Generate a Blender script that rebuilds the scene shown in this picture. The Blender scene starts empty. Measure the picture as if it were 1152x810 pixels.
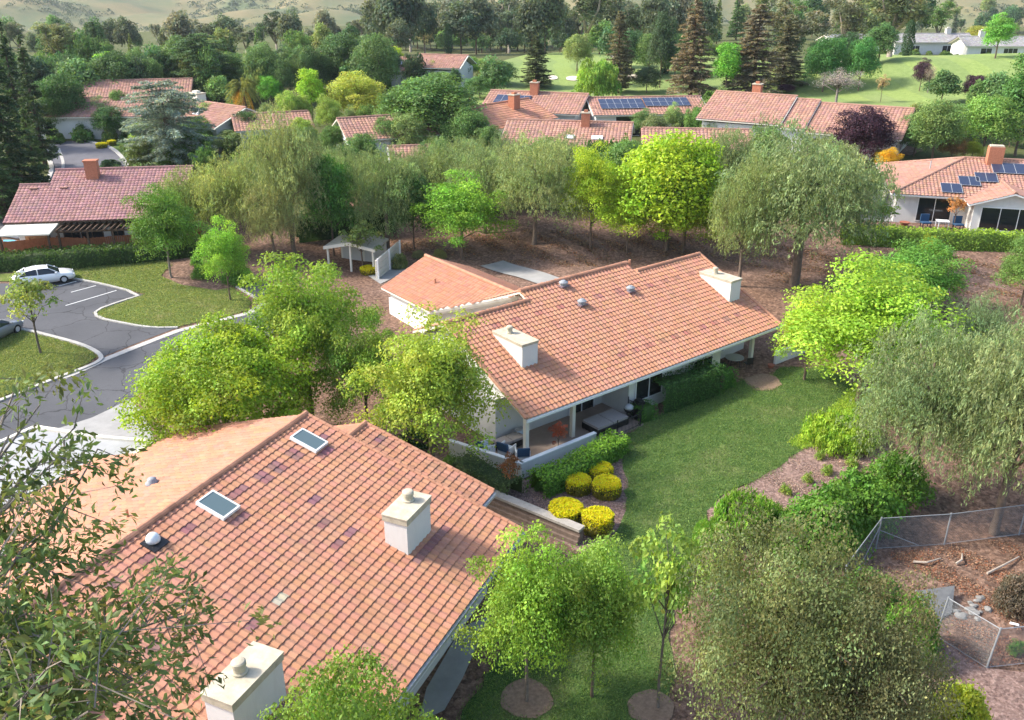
import bpy, math, random
import numpy as np
from mathutils import Vector, geometry
R = math.radians
rng = np.random.default_rng(7)
random.seed(7)
scene = bpy.context.scene
COL = scene.collection

# ------------------------------------------------------------------ camera, sky, sun
CAMH, FPX, PW, PH, HY = 25.0, 1000.0, 1152.0, 810.0, -30.0
PITCH = math.atan((PH / 2 - HY) / FPX)
cam = bpy.data.cameras.new('camera'); cam.sensor_width = 36.0; cam.lens = FPX / PW * 36.0
cam.clip_start = 0.5; cam.clip_end = 12000
cam_o = bpy.data.objects.new('camera', cam); COL.objects.link(cam_o)
cam_o.location = (0, 0, CAMH); cam_o.rotation_euler = (math.pi / 2 - PITCH, 0, 0)
scene.camera = cam_o
SUN_AZ, SUN_EL = 174.0, 41.0          # direction TO the sun, degrees from +X / above the horizon
world = bpy.data.worlds.new('World'); scene.world = world; world.use_nodes = True
wn = world.node_tree.nodes; wl = world.node_tree.links
sky = wn.new('ShaderNodeTexSky'); sky.sky_type = 'NISHITA'; sky.sun_disc = False
sky.sun_elevation = R(SUN_EL); sky.sun_rotation = R(90 - SUN_AZ)
sky.air_density = 1.0; sky.dust_density = 2.5; sky.ozone_density = 1.0
wn['Background'].inputs['Strength'].default_value = 0.15
wl.new(sky.outputs['Color'], wn['Background'].inputs['Color'])
sun = bpy.data.lights.new('sun', 'SUN'); sun.energy = 2.5; sun.angle = R(7.0); sun.color = (1.0, 0.93, 0.82)
sun_o = bpy.data.objects.new('sun', sun); COL.objects.link(sun_o)
sd = Vector((math.cos(R(SUN_EL)) * math.cos(R(SUN_AZ)), math.cos(R(SUN_EL)) * math.sin(R(SUN_AZ)), math.sin(R(SUN_EL))))
sun_o.rotation_euler = sd.to_track_quat('Z', 'Y').to_euler(); sun_o.location = (-60, 20, 80)
vs = scene.view_settings
vs.view_transform = 'Standard'; vs.look = 'None'; vs.gamma = 1.0; vs.exposure = 1.38; vs.use_curve_mapping = False
cy = scene.cycles
cy.max_bounces = 6; cy.diffuse_bounces = 3; cy.glossy_bounces = 2; cy.transmission_bounces = 3; cy.transparent_max_bounces = 4
cy.volume_bounces = 0; cy.caustics_reflective = False; cy.caustics_refractive = False
cy.sample_clamp_indirect = 6.0

# ------------------------------------------------------------------ survey: photo sight lines to points in the place
CP, SP = math.cos(PITCH), math.sin(PITCH)
def ray(px, py):
    dx = (px - PW / 2) / FPX; dy = -(py - PH / 2) / FPX
    return np.array([dx, CP + dy * SP, -SP + dy * CP])
def P(px, py, z=0.0):
    d = ray(px, py); t = (z - CAMH) / d[2]
    return np.array([d[0] * t, d[1] * t, z])
def pxm(p):
    return FPX / (p[1] * CP - (p[2] - CAMH) * SP)
def ztop(px, py, Y):
    d = ray(px, py); return CAMH + d[2] * Y / d[1]
ANCH = [(588, 600, -.3), (455, 780, -.5), (300, 500, .2), (500, 560, .1), (600, 560, .1), (720, 560, 0), (760, 470, 0), (860, 430, .2), (600, 500, 0),
        (650, 610, 0), (600, 700, -.5), (650, 790, -.5), (800, 700, -.2), (930, 520, .3), (1000, 470, .6), (1050, 400, 1.0), (870, 560, .2), (980, 640, -.2),
        (1100, 600, -.2), (1130, 740, -.5), (1000, 790, -.6), (900, 700, -.4), (900, 320, 1.2), (980, 310, 2.0), (1050, 288, 3.0), (1140, 330, 2.6), (1140, 290, 3.2),
        (1075, 265, 3.4), (960, 262, 3.3), (700, 270, 2.0), (650, 265, 2.0), (560, 265, 1.8), (480, 265, 1.4), (560, 300, .6), (420, 300, .6), (700, 300, .6), (800, 290, 1.0),
        (740, 250, 3.0), (600, 245, 2.8), (420, 240, 2.6), (330, 250, 2.0), (50, 325, 1.3), (180, 335, 1.2), (110, 360, 1.1), (200, 420, .8), (280, 350, 1.0), (110, 480, .4), (-100, 350, 1.4), (-100, 480, .6),
        (60, 440, .7), (170, 290, 1.5), (230, 285, 1.6), (20, 300, 1.5), (60, 280, 2.2), (150, 270, 2.2), (-150, 270, 2.2), (100, 190, 3.2), (60, 215, 3.0), (150, 160, 4.0), (0, 190, 3.2), (200, 200, 3.0),
        (300, 200, 3.5), (400, 160, 5.0), (300, 140, 5.0), (110, 140, 5.0), (500, 160, 4.8), (600, 160, 5.0), (700, 160, 5.0), (820, 150, 5.2), (760, 190, 4.3), (600, 200, 3.8), (450, 200, 3.6), (880, 190, 4.3), (1010, 168, 5.5), (1060, 180, 5.0),
        (1140, 175, 5.0), (1000, 120, 7.5), (1120, 110, 8.5), (900, 110, 7.0), (800, 100, 6.6), (730, 112, 6.0), (600, 110, 6.0), (500, 90, 7.0), (400, 90, 7.0), (250, 100, 6.0), (100, 100, 6.0), (-50, 110, 6.0),
        (1040, 66, 12.0), (1150, 64, 12.5), (900, 75, 10.0), (780, 75, 8.5), (650, 75, 8.0), (520, 70, 8.5), (350, 75, 8.0), (200, 75, 8.0), (50, 75, 8.0), (1250, 64, 12.5), (1250, 180, 5.0), (1280, 300, 3.2), (1300, 560, 0), (1350, 740, -.5),
        (1250, 420, 1.5), (-150, 200, 3.0), (-300, 300, 2.0)]
AW = np.array([P(x, y, z) for x, y, z in ANCH] + [(0, 0, -.5), (-25, 5, 0), (25, 5, -.8), (-60, 20, .5), (60, 15, -.5), (-12, 25, -.3), (-8, 32, -.2), (10, 55, .1), (5, 50, 0), (-100, 40, 1), (120, 60, 1.5), (0, -60, -1),
                                                  (-100, 300, 2), (0, 300, 2), (100, 300, 6), (200, 260, 8), (-200, 250, 4), (0, 450, -25), (-250, 450, -25), (250, 450, -20), (-500, 300, 0), (500, 300, 5), (-500, 0, 2), (500, 0, 0), (0, -300, -2)], float)
def T(x, y):
    x = np.asarray(x, float); y = np.asarray(y, float)
    d2 = (x[..., None] - AW[:, 0]) ** 2 + (y[..., None] - AW[:, 1]) ** 2
    w = 1.0 / (d2 + 6.0) ** 1.7
    return (w * AW[:, 2]).sum(-1) / w.sum(-1)
def G(px, py):
    z = 1.0
    for _ in range(12):
        p = P(px, py, z); z = 0.5 * z + 0.5 * float(T(p[0], p[1]))
    p = P(px, py, z); p[2] = float(T(p[0], p[1])); return p
def GL(pts): return [G(*q) for q in pts]

# ------------------------------------------------------------------ materials
MATS = {}
class NT:
    def __init__(s, name):
        s.m = bpy.data.materials.new(name); s.m.use_nodes = True
        s.t = s.m.node_tree; s.n = s.t.nodes; s.bs = s.n['Principled BSDF']; s.bs.inputs['Specular IOR Level'].default_value = 0.3
        MATS[name] = s.m
    def node(s, typ, **kw):
        n = s.n.new(typ)
        for k, v in kw.items():
            if k in n.inputs: n.inputs[k].default_value = v
            else: setattr(n, k, v)
        return n
    def link(s, a, b): s.t.links.new(a, b)
    def coords(s):
        return s.node('ShaderNodeNewGeometry').outputs['Position']
    def noise(s, scale, detail=4, rough=.6, vec=None):
        n = s.node('ShaderNodeTexNoise'); n.inputs['Scale'].default_value = scale; n.inputs['Detail'].default_value = detail; n.inputs['Roughness'].default_value = rough
        s.link(vec if vec is not None else s.coords(), n.inputs['Vector']); return n.outputs['Fac']
    def ramp(s, fac, stops):
        r = s.node('ShaderNodeValToRGB'); e = r.color_ramp.elements
        while len(e) < len(stops): e.new(.5)
        for el, (p, c) in zip(e, stops):
            el.position = p; el.color = (*c, 1)
        s.link(fac, r.inputs['Fac']); return r.outputs['Color']
    def mix(s, fac, a, b, mode='MIX'):
        m = s.node('ShaderNodeMix', data_type='RGBA', blend_type=mode)
        for v, k in ((fac, 0), (a, 6), (b, 7)):
            if hasattr(v, 'links') or hasattr(v, 'is_linked'): s.link(v, m.inputs[k])
            else: m.inputs[k].default_value = v if k == 0 else (*v, 1)
        return m.outputs[2]
    def tint(s):
        a = s.node('ShaderNodeAttribute'); a.attribute_name = 'tint'; return a.outputs['Color']
    def bump(s, h, strength=.5, dist=.05):
        b = s.node('ShaderNodeBump'); b.inputs['Strength'].default_value = strength; b.inputs['Distance'].default_value = dist
        s.link(h, b.inputs['Height']); s.link(b.outputs['Normal'], s.bs.inputs['Normal'])
    def base(s, c):
        if hasattr(c, 'is_linked'): s.link(c, s.bs.inputs['Base Color'])
        else: s.bs.inputs['Base Color'].default_value = (*c, 1)
    def rough(s, r): s.bs.inputs['Roughness'].default_value = r

def simple(name, c, rough=.7, var=.12, scale=3.0, spec=.3, bump=0.0):
    t = NT(name); n = t.noise(scale, 5, .65)
    lo = tuple(x * (1 - var) for x in c); hi = tuple(min(1, x * (1 + var)) for x in c)
    t.base(t.ramp(n, [(.3, lo), (.7, hi)])); t.rough(rough); t.bs.inputs['Specular IOR Level'].default_value = spec
    if bump: t.bump(t.noise(scale * 8, 3), bump, .02)
    return t.m
def tinted(name, c, rough=.8, var=.15, scale=2.0, bump=0.0, fine=30):
    t = NT(name); n = t.noise(scale, 6, .7)
    b = t.ramp(n, [(.3, tuple(x * (1 - var) for x in c)), (.7, tuple(x * (1 + var) for x in c))])
    g = (c[0] * .72, c[1] * .86, c[2] * .92); b = t.mix(t.ramp(t.noise(.45, 6, .75), [(.52, (0, 0, 0)), (.72, (.75, .75, .75))]), b, g); p = (min(.8, c[0] * 1.18), c[1] * 1.3, c[2] * 1.4)
    b = t.mix(t.ramp(t.noise(6.0, 5, .8), [(.58, (0, 0, 0)), (.75, (.55, .55, .55))]), b, p)
    t.base(t.mix(1.0, b, t.tint(), 'MULTIPLY')); t.rough(rough); t.bs.inputs['Specular IOR Level'].default_value = .2
    if bump: t.bump(t.noise(fine, 3), bump, .01)
    return t.m
# terracotta tile, with per-tile firing differences
tinted('tile', (.43, .212, .132), .8, .10, 1.0, .3, 40)
tinted('tile_pink', (.345, .195, .145), .85, .12, 1.0, .3, 30)
tinted('tile_mauve', (.29, .16, .15), .85, .12, 1.0, .3, 30)
tinted('tile_grey', (.30, .29, .28), .85, .12, 1.0, .3, 30)
def stucco(name, c):
    t = NT(name); m = t.node('ShaderNodeMapping'); m.inputs['Scale'].default_value = (3.0, 3.0, .35); t.link(t.coords(), m.inputs['Vector']); st = t.noise(1.6, 6, .7, m.outputs[0]); b = t.ramp(t.noise(1.2, 5, .65), [(.3, tuple(x * .93 for x in c)), (.7, c)])
    t.base(t.mix(t.ramp(st, [(.52, (0, 0, 0)), (.78, (.32, .32, .32))]), b, tuple(x * k for x, k in zip(c, (.70, .66, .60))))); t.rough(.9); t.bs.inputs['Specular IOR Level'].default_value = .2; t.bump(t.noise(22, 4), .3, .02)
stucco('stucco', (.58, .56, .52)); stucco('stucco_white', (.68, .67, .64))
simple('trim', (.70, .66, .56), .7, .05, 2.0)
simple('trim_white', (.78, .78, .76), .6, .04, 2.0)
simple('cap_beige', (.46, .41, .31), .8, .22, 2.6, .2, .2)
simple('metal_grey', (.42, .43, .44), .45, .08, 6.0, .5)
simple('galv', (.26, .275, .29), .45, .1, 12.0, .5)
simple('black_metal', (.015, .015, .017), .5, .1, 8.0, .4)
simple('dark_wood', (.09, .055, .035), .8, .25, 5.0)
simple('fence_wood', (.30, .115, .055), .85, .22, 3.0, .2, .3)
simple('gate_wood', (.40, .21, .10), .85, .2, 4.0, .2, .3)
simple('timber', (.17, .125, .10), .9, .25, 4.0, .2, .4)
simple('board_grey', (.13, .135, .14), .8, .15, 4.0)
simple('capstone', (.36, .33, .29), .9, .15, 5.0, .2, .4)
simple('brick', (.42, .17, .10), .9, .2, 9.0, .2, .4)
simple('orange_paint', (.50, .10, .03), .7, .12, 3.0)
simple('cushion_grey', (.36, .32, .30), .9, .06, 9.0)
simple('cushion_blue', (.03, .08, .16), .9, .12, 9.0)
simple('cushion_pale', (.48, .58, .66), .9, .1, 9.0)
simple('white_plastic', (.78, .79, .80), .4, .03, 3.0)
simple('terracotta_pot', (.33, .12, .07), .8, .12, 8.0)
simple('pool_blue', (.15, .45, .62), .3, .08, 3.0)
simple('log', (.40, .34, .28), .9, .2, 9.0)
simple('rock', (.24, .235, .225), .9, .2, 9.0, .2, .5)
simple('flashing', (.20, .145, .165), .6, .12, 5.0)
simple('soil_ring', (.22, .155, .11), 1.0, .3, 7.0, .1, .6)
def glass(name, c, rough=.06):
    t = NT(name); t.base(c); t.rough(rough); t.bs.inputs['Specular IOR Level'].default_value = .6
glass('window_glass', (.018, .022, .024)); glass('skylight_glass', (.10, .145, .15), .2); glass('car_glass', (.02, .025, .03))
glass('dome', (.62, .66, .68), .15)
t = NT('solar'); v = t.node('ShaderNodeTexNoise'); v.inputs['Scale'].default_value = 2.0
t.base((.030, .040, .075)); t.rough(.2); t.bs.inputs['Specular IOR Level'].default_value = .5
t = NT('car_paint'); oi = t.node('ShaderNodeObjectInfo'); t.link(oi.outputs['Color'], t.bs.inputs['Base Color']); t.rough(.3); t.bs.inputs['Coat Weight'].default_value = .6; t.bs.inputs['Coat Roughness'].default_value = .05
simple('tyre', (.018, .018, .018), .9, .1, 8.0)
simple('rim', (.50, .50, .51), .3, .05, 8.0, .6)
simple('lamp_red', (.35, .02, .02), .3, .05, 8.0, .6)
simple('lamp_clear', (.70, .70, .70), .2, .05, 8.0, .6)
LEAFG = 1.65
# leaves: colour carried by each object, small differences leaf to leaf
def leaf_mat(name, trans=.35, rough=.55):
    t = NT(name); oi = t.node('ShaderNodeObjectInfo')
    c = t.mix(1.0, t.mix(1.0, oi.outputs['Color'], (LEAFG * 1.0, LEAFG * 1.0, LEAFG), 'MULTIPLY'), t.tint(), 'MULTIPLY')
    t.base(c); t.rough(rough); t.bs.inputs['Specular IOR Level'].default_value = .25
    tr = t.node('ShaderNodeBsdfTranslucent'); warm = t.mix(1.0, c, (1.35, 1.25, .7), 'MULTIPLY'); t.link(warm, tr.inputs['Color'])
    mx = t.node('ShaderNodeMixShader'); mx.inputs[0].default_value = trans
    t.link(t.bs.outputs[0], mx.inputs[1]); t.link(tr.outputs[0], mx.inputs[2]); t.link(mx.outputs[0], t.n['Material Output'].inputs[0])
leaf_mat('leaf', .38)
t = NT('bark'); oi = t.node('ShaderNodeObjectInfo'); n = t.noise(5, 6, .7)
t.base(t.mix(1.0, oi.outputs['Color'], t.ramp(n, [(.3, (.6, .6, .6)), (.7, (1.3, 1.25, 1.2))]), 'MULTIPLY')); t.rough(.95); t.bump(t.noise(14, 4), .5, .03)
# ground
t = NT('ground_soil'); big = t.noise(.09, 5, .6); fin = t.noise(5.5, 6, .75); chip = t.node('ShaderNodeTexVoronoi'); chip.inputs['Scale'].default_value = 5.0; t.link(t.coords(), chip.inputs['Vector'])
c1 = t.ramp(fin, [(.28, (.085, .05, .035)), (.5, (.185, .115, .082)), (.72, (.34, .235, .175))])
c2 = t.ramp(fin, [(.28, (.10, .06, .05)), (.5, (.21, .14, .11)), (.72, (.37, .27, .22))])
cc = t.mix(t.ramp(big, [(.4, (0, 0, 0)), (.6, (1, 1, 1))]), c1, c2)
bw = t.node('ShaderNodeRGBToBW'); t.link(chip.outputs['Color'], bw.inputs[0]); cc = t.mix(.6, cc, t.mix(1.0, cc, t.ramp(bw.outputs[0], [(.2, (.45, .43, .42)), (.8, (1.5, 1.4, 1.3))]), 'MULTIPLY'))
t.base(cc); t.rough(1.0); t.bs.inputs['Specular IOR Level'].default_value = .1; t.bump(fin, .9, .12)
t = NT('mulch_red'); fin = t.noise(8, 6, .8); chip = t.node('ShaderNodeTexVoronoi'); chip.inputs['Scale'].default_value = 9.0; t.link(t.coords(), chip.inputs['Vector'])
c1 = t.ramp(fin, [(.28, (.10, .062, .05)), (.5, (.215, .145, .125)), (.74, (.40, .305, .265))])
bw = t.node('ShaderNodeRGBToBW'); t.link(chip.outputs['Color'], bw.inputs[0]); t.base(t.mix(.6, c1, t.mix(1.0, c1, t.ramp(bw.outputs[0], [(.2, (.5, .48, .48)), (.8, (1.5, 1.45, 1.4))]), 'MULTIPLY'))); t.rough(1.0); t.bs.inputs['Specular IOR Level'].default_value = .1; t.bump(fin, .8, .06)
def grass_mat(name, lo, mid, hi, dry=None, dryw=0, sc=.35, stripes=False):
    t = NT(name); big = t.noise(sc, 5, .65); fin = t.noise(9, 5, .8); med = t.noise(1.6, 4, .7)
    c = t.ramp(med, [(.30, lo), (.52, mid), (.75, hi)])
    c = t.mix(t.ramp(fin, [(.3, (0, 0, 0)), (.7, (1, 1, 1))]), t.mix(1.0, c, (.62, .66, .6), 'MULTIPLY'), t.mix(1.0, c, (1.3, 1.25, 1.2), 'MULTIPLY'))
    if dry is not None: c = t.mix(t.ramp(big, [(.5 - dryw, (0, 0, 0)), (.78 - dryw, (1, 1, 1))]), c, dry)
    if stripes:
        w = t.node('ShaderNodeTexWave', bands_direction='X'); w.inputs['Scale'].default_value = .045; w.inputs['Distortion'].default_value = 2.5; w.inputs['Detail'].default_value = 1
        t.link(t.coords(), w.inputs['Vector']); c = t.mix(t.ramp(w.outputs['Fac'], [(.45, (0, 0, 0)), (.55, (1, 1, 1))]), c, t.mix(1.0, c, (1.14, 1.12, 1.0), 'MULTIPLY'))
    t.base(c); t.rough(1.0); t.bs.inputs['Specular IOR Level'].default_value = .1; t.bump(fin, .7, .05)
grass_mat('lawn_green', (.042, .088, .024), (.075, .130, .036), (.13, .18, .06), (.17, .175, .075), -.01, .3)
grass_mat('lawn_dry', (.10, .14, .035), (.135, .18, .045), (.18, .21, .07), (.26, .22, .11), -.02, .5)
grass_mat('yard_grass', (.07, .085, .035), (.10, .115, .045), (.14, .14, .06), (.17, .14, .085), -.04, .08)
grass_mat('golf_grass', (.16, .225, .075), (.20, .27, .095), (.235, .30, .115), (.24, .27, .11), -.06, .03, True)
grass_mat('hill_grass', (.17, .15, .075), (.235, .195, .10), (.29, .235, .13), (.105, .135, .062), .10, .0095)
t = NT('asphalt'); f = t.noise(25, 4, .7); b = t.noise(.35, 5, .6)
t.base(t.mix(.5, t.ramp(b, [(.35, (.060, .062, .070)), (.65, (.105, .107, .117))]), t.ramp(f, [(.3, (.055, .057, .062)), (.7, (.115, .117, .125))]))); t.rough(.9); t.bump(f, .3, .01)
cr = t.node('ShaderNodeTexVoronoi', feature='DISTANCE_TO_EDGE'); cr.inputs['Scale'].default_value = .33; wv = t.node('ShaderNodeVectorMath', operation='ADD'); nv = t.node('ShaderNodeTexNoise'); nv.inputs['Scale'].default_value = .9; nv.inputs['Detail'].default_value = 5; t.link(t.coords(), nv.inputs['Vector']); t.link(t.coords(), wv.inputs[0]); t.link(nv.outputs['Color'], wv.inputs[1]); t.link(wv.outputs[0], cr.inputs['Vector'])
old = t.bs.inputs['Base Color'].links[0].from_socket; t.base(t.mix(t.ramp(cr.outputs['Distance'], [(.006, (.8, .8, .8)), (.016, (0, 0, 0))]), t.mix(t.ramp(t.noise(.7, 6, .7), [(.55, (0, 0, 0)), (.68, (.55, .55, .55))]), old, (.055, .056, .06)), (.03, .03, .032)))
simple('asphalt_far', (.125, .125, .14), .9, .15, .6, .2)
simple('concrete', (.30, .295, .285), .9, .12, 1.2, .2, .2)
simple('kerb_concrete', (.42, .405, .375), .9, .14, 2.0, .2, .2)
simple('paint_line', (.62, .62, .60), .8, .2, 6.0)
simple('patio_floor', (.34, .26, .21), .9, .12, 1.2, .2, .15)
simple('roof_white', (.33, .335, .34), .8, .12, 1.0, .2)
simple('sand', (.66, .60, .48), 1.0, .08, .6, .1)
simple('shed_roof', (.40, .36, .28), .85, .15, 2.0)
def M(n): return MATS[n]

# ------------------------------------------------------------------ builders
def tag(o, label=None, cat=None, group=None, kind=None):
    if label: o['label'] = label
    if cat: o['category'] = cat
    if group: o['group'] = group
    if kind: o['kind'] = kind
    return o
def root(name, label, cat, loc=(0, 0, 0), group=None, rz=0.0):
    o = bpy.data.objects.new(name, None); COL.objects.link(o); o.location = Vector([float(c) for c in loc]); o.rotation_euler = (0, 0, rz)
    o.empty_display_size = .3
    return tag(o, label, cat, group)
class MB:
    def __init__(s): s.v = []; s.f = []; s.m = []; s.t = []
    def pts(s, L):
        n = len(s.v); s.v += [tuple(float(c) for c in p) for p in L]; return list(range(n, n + len(L)))
    def face(s, idx, m=0, t=(1, 1, 1)): s.f.append(tuple(idx)); s.m.append(m); s.t.append(t)
    def quad(s, a, b, c, d, m=0, t=(1, 1, 1)): s.face(s.pts([a, b, c, d]), m, t)
    def obox(s, o, U, V, W, m=0, t=(1, 1, 1)):
        o, U, V, W = [np.array(x, float) for x in (o, U, V, W)]
        i = s.pts([o, o + U, o + U + V, o + V, o + W, o + U + W, o + U + V + W, o + V + W])
        flip = np.dot(np.cross(U, V), W) < 0
        for q in ((3, 2, 1, 0), (4, 5, 6, 7), (0, 1, 5, 4), (1, 2, 6, 5), (2, 3, 7, 6), (3, 0, 4, 7)):
            q = q[::-1] if flip else q
            s.face([i[k] for k in q], m, t)
    def box(s, c, d, ang=0, m=0, t=(1, 1, 1)):
        ca, sa = math.cos(ang), math.sin(ang); U = np.array([ca, sa, 0]) * d[0]; V = np.array([-sa, ca, 0]) * d[1]; W = np.array([0, 0, d[2]])
        s.obox(np.array(c, float) - U / 2 - V / 2, U, V, W, m, t)
    def tube(s, path, rad, n=6, m=0, t=(1, 1, 1), cap=True):
        path = [np.array(p, float) for p in path]; rings = []
        for k, p in enumerate(path):
            d = path[min(k + 1, len(path) - 1)] - path[max(k - 1, 0)]; d /= (np.linalg.norm(d) + 1e-9)
            a = np.cross(d, [0, 0, 1.0] if abs(d[2]) < .9 else [1.0, 0, 0]); a /= np.linalg.norm(a); b = np.cross(d, a)
            r = rad[k] if hasattr(rad, '__len__') else rad
            rings.append(s.pts([p + r * (math.cos(2 * math.pi * j / n) * a + math.sin(2 * math.pi * j / n) * b) for j in range(n)]))
        for A, B in zip(rings, rings[1:]):
            for j in range(n): s.face((A[j], A[(j + 1) % n], B[(j + 1) % n], B[j]), m, t)
        if cap: s.face(rings[0][::-1], m, t); s.face(rings[-1], m, t)
    def lathe(s, c, prof, n=16, m=0, t=(1, 1, 1)):
        c = np.array(c, float); rings = [s.pts([c + (r * math.cos(2 * math.pi * j / n), r * math.sin(2 * math.pi * j / n), z) for j in range(n)]) for r, z in prof]
        for A, B in zip(rings, rings[1:]):
            for j in range(n): s.face((A[j], A[(j + 1) % n], B[(j + 1) % n], B[j]), m, t)
        s.face(rings[-1], m, t); s.face(rings[0][::-1], m, t)
    def build(s, name, mats, parent=None, origin=None, smooth=False, label=None):
        me = bpy.data.meshes.new(name); o0 = np.zeros(3)
        if origin is not None: o0 = np.array(origin, float)
        me.from_pydata([tuple(np.array(p) - o0) for p in s.v], [], s.f)
        for mm in (mats if isinstance(mats, (list, tuple)) else [mats]): me.materials.append(M(mm))
        me.polygons.foreach_set('material_index', s.m)
        a = me.attributes.new('tint', 'FLOAT_COLOR', 'FACE')
        a.data.foreach_set('color', np.array([(*c, 1) for c in s.t], np.float32).ravel())
        if smooth: me.polygons.foreach_set('use_smooth', [True] * len(s.f))
        me.update()
        o = bpy.data.objects.new(name, me); COL.objects.link(o)
        if parent is not None: o.parent = parent
        if label: o['label'] = label
        return o
def org(r): return np.array(r.location)

def copy_tree(o, parent=None):
    c = o.copy(); COL.objects.link(c)
    if parent is not None: c.parent = parent
    for ch in list(o.children): copy_tree(ch, c)
    return c

def densify(poly, step, closed=True, jit=0.0):
    out = []; n = len(poly)
    for i in range(n if closed else n - 1):
        a = np.array(poly[i][:2], float); b = np.array(poly[(i + 1) % n][:2], float); k = max(1, int(np.linalg.norm(b - a) / step))
        for j in range(k):
            p = a + (b - a) * j / k
            if jit and j: p = p + rng.normal(0, jit, 2)
            out.append(p)
    if not closed: out.append(np.array(poly[-1][:2], float))
    return out
def inside(poly, x, y):
    r = False; n = len(poly); j = n - 1
    for i in range(n):
        xi, yi = poly[i][0], poly[i][1]; xj, yj = poly[j][0], poly[j][1]
        if (yi > y) != (yj > y) and x < (xj - xi) * (y - yi) / (yj - yi + 1e-12) + xi: r = not r
        j = i
    return r
def inside_np(poly, X, Y):
    r = np.zeros(X.shape, bool); n = len(poly)
    for i in range(n):
        xi, yi = poly[i][0], poly[i][1]; xj, yj = poly[i - 1][0], poly[i - 1][1]
        r ^= ((yi > Y) != (yj > Y)) & (X < (xj - xi) * (Y - yi) / (yj - yi + 1e-12) + xi)
    return r
def smooth_path(pts, it=2, closed=False):
    pts = [np.array(p[:2], float) for p in pts]
    for _ in range(it):
        out = [] if closed else [pts[0]]; n = len(pts)
        for i in range(n if closed else n - 1):
            a, b = pts[i], pts[(i + 1) % n]; out += [a * .75 + b * .25, a * .25 + b * .75]
        if not closed: out.append(pts[-1])
        pts = out
    return pts
def sheet(name, poly, off, mat, step=1.5, jit=0.0, bstep=None, kind='structure', sm=0):
    poly = [np.array(p[:2], float) for p in poly]
    if sm: poly = smooth_path(poly, sm, True)
    b = densify(poly, bstep or step, True, jit); n = len(b)
    xs = [p[0] for p in b]; ys = [p[1] for p in b]; pts = [Vector(p) for p in b]
    GX, GY = np.meshgrid(np.arange(min(xs), max(xs), step), np.arange(min(ys), max(ys), step)); m = inside_np(b, GX, GY)
    pts += [Vector((x + .01 * step * random.random(), y + .01 * step * random.random())) for x, y in zip(GX[m], GY[m])]
    v, e, f, *_ = geometry.delaunay_2d_cdt(pts, [(i, (i + 1) % n) for i in range(n)], [], 1, 1e-5)
    V = np.array([(p.x, p.y) for p in v]); Z = T(V[:, 0], V[:, 1]) + off
    me = bpy.data.meshes.new(name); me.from_pydata([(p[0], p[1], z) for p, z in zip(V, Z)], [], [tuple(q) for q in f])
    me.materials.append(M(mat)); me.polygons.foreach_set('use_smooth', [True] * len(me.polygons)); me.update()
    o = bpy.data.objects.new(name, me); COL.objects.link(o); o['kind'] = kind; return o
def strip(mb, path, w, h, off=0.0, down=.15, m=0):
    """kerb-like bar following the ground"""
    path = [np.array(p[:2], float) for p in path]; n = len(path); L = []
    for i, p in enumerate(path):
        d = path[min(i + 1, n - 1)] - path[max(i - 1, 0)]; d /= np.linalg.norm(d) + 1e-9; nn = np.array([-d[1], d[0]]); z = float(T(*p))
        a, b = p + nn * w / 2, p - nn * w / 2
        L.append(mb.pts([(*a, z - down), (*a, z + off + h), (*b, z + off + h), (*b, z - down)]))
    for A, B in zip(L, L[1:]):
        for j in range(3): mb.face((A[j], A[j + 1], B[j + 1], B[j]), m)
    mb.face(L[0], m); mb.face(L[-1][::-1], m)

# ------------------------------------------------------------------ ground
def ground():
    def axis(lo, hi, a, b, s):
        core = list(np.arange(a, b + .01, s)); up = [b]; st = s
        while up[-1] < hi: st *= 1.22; up.append(up[-1] + st)
        dn = [a]; st = s
        while dn[-1] > lo: st *= 1.22; dn.append(dn[-1] - st)
        return np.array(dn[:0:-1] + core + up[1:])
    xs = axis(-900, 900, -60, 60, 1.6); ys = axis(-300, 520, 14, 130, 1.6)
    X, Y = np.meshgrid(xs, ys); Z = T(X, Y); nx, ny = len(xs), len(ys)
    V = np.stack([X, Y, Z], -1).reshape(-1, 3)
    i = np.arange(nx * ny).reshape(ny, nx)
    F = np.stack([i[:-1, :-1], i[:-1, 1:], i[1:, 1:], i[1:, :-1]], -1).reshape(-1, 4)
    me = bpy.data.meshes.new('ground'); me.from_pydata(V.tolist(), [], F.tolist()); me.materials.append(M('ground_soil')); me.materials.append(M('yard_grass')); me.polygons.foreach_set('material_index', (V[F].mean(1)[:, 1] > 112).astype(np.int32))
    me.polygons.foreach_set('use_smooth', [True] * len(F)); me.update()
    o = bpy.data.objects.new('ground', me); COL.objects.link(o); o['kind'] = 'structure'
ground()
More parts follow.
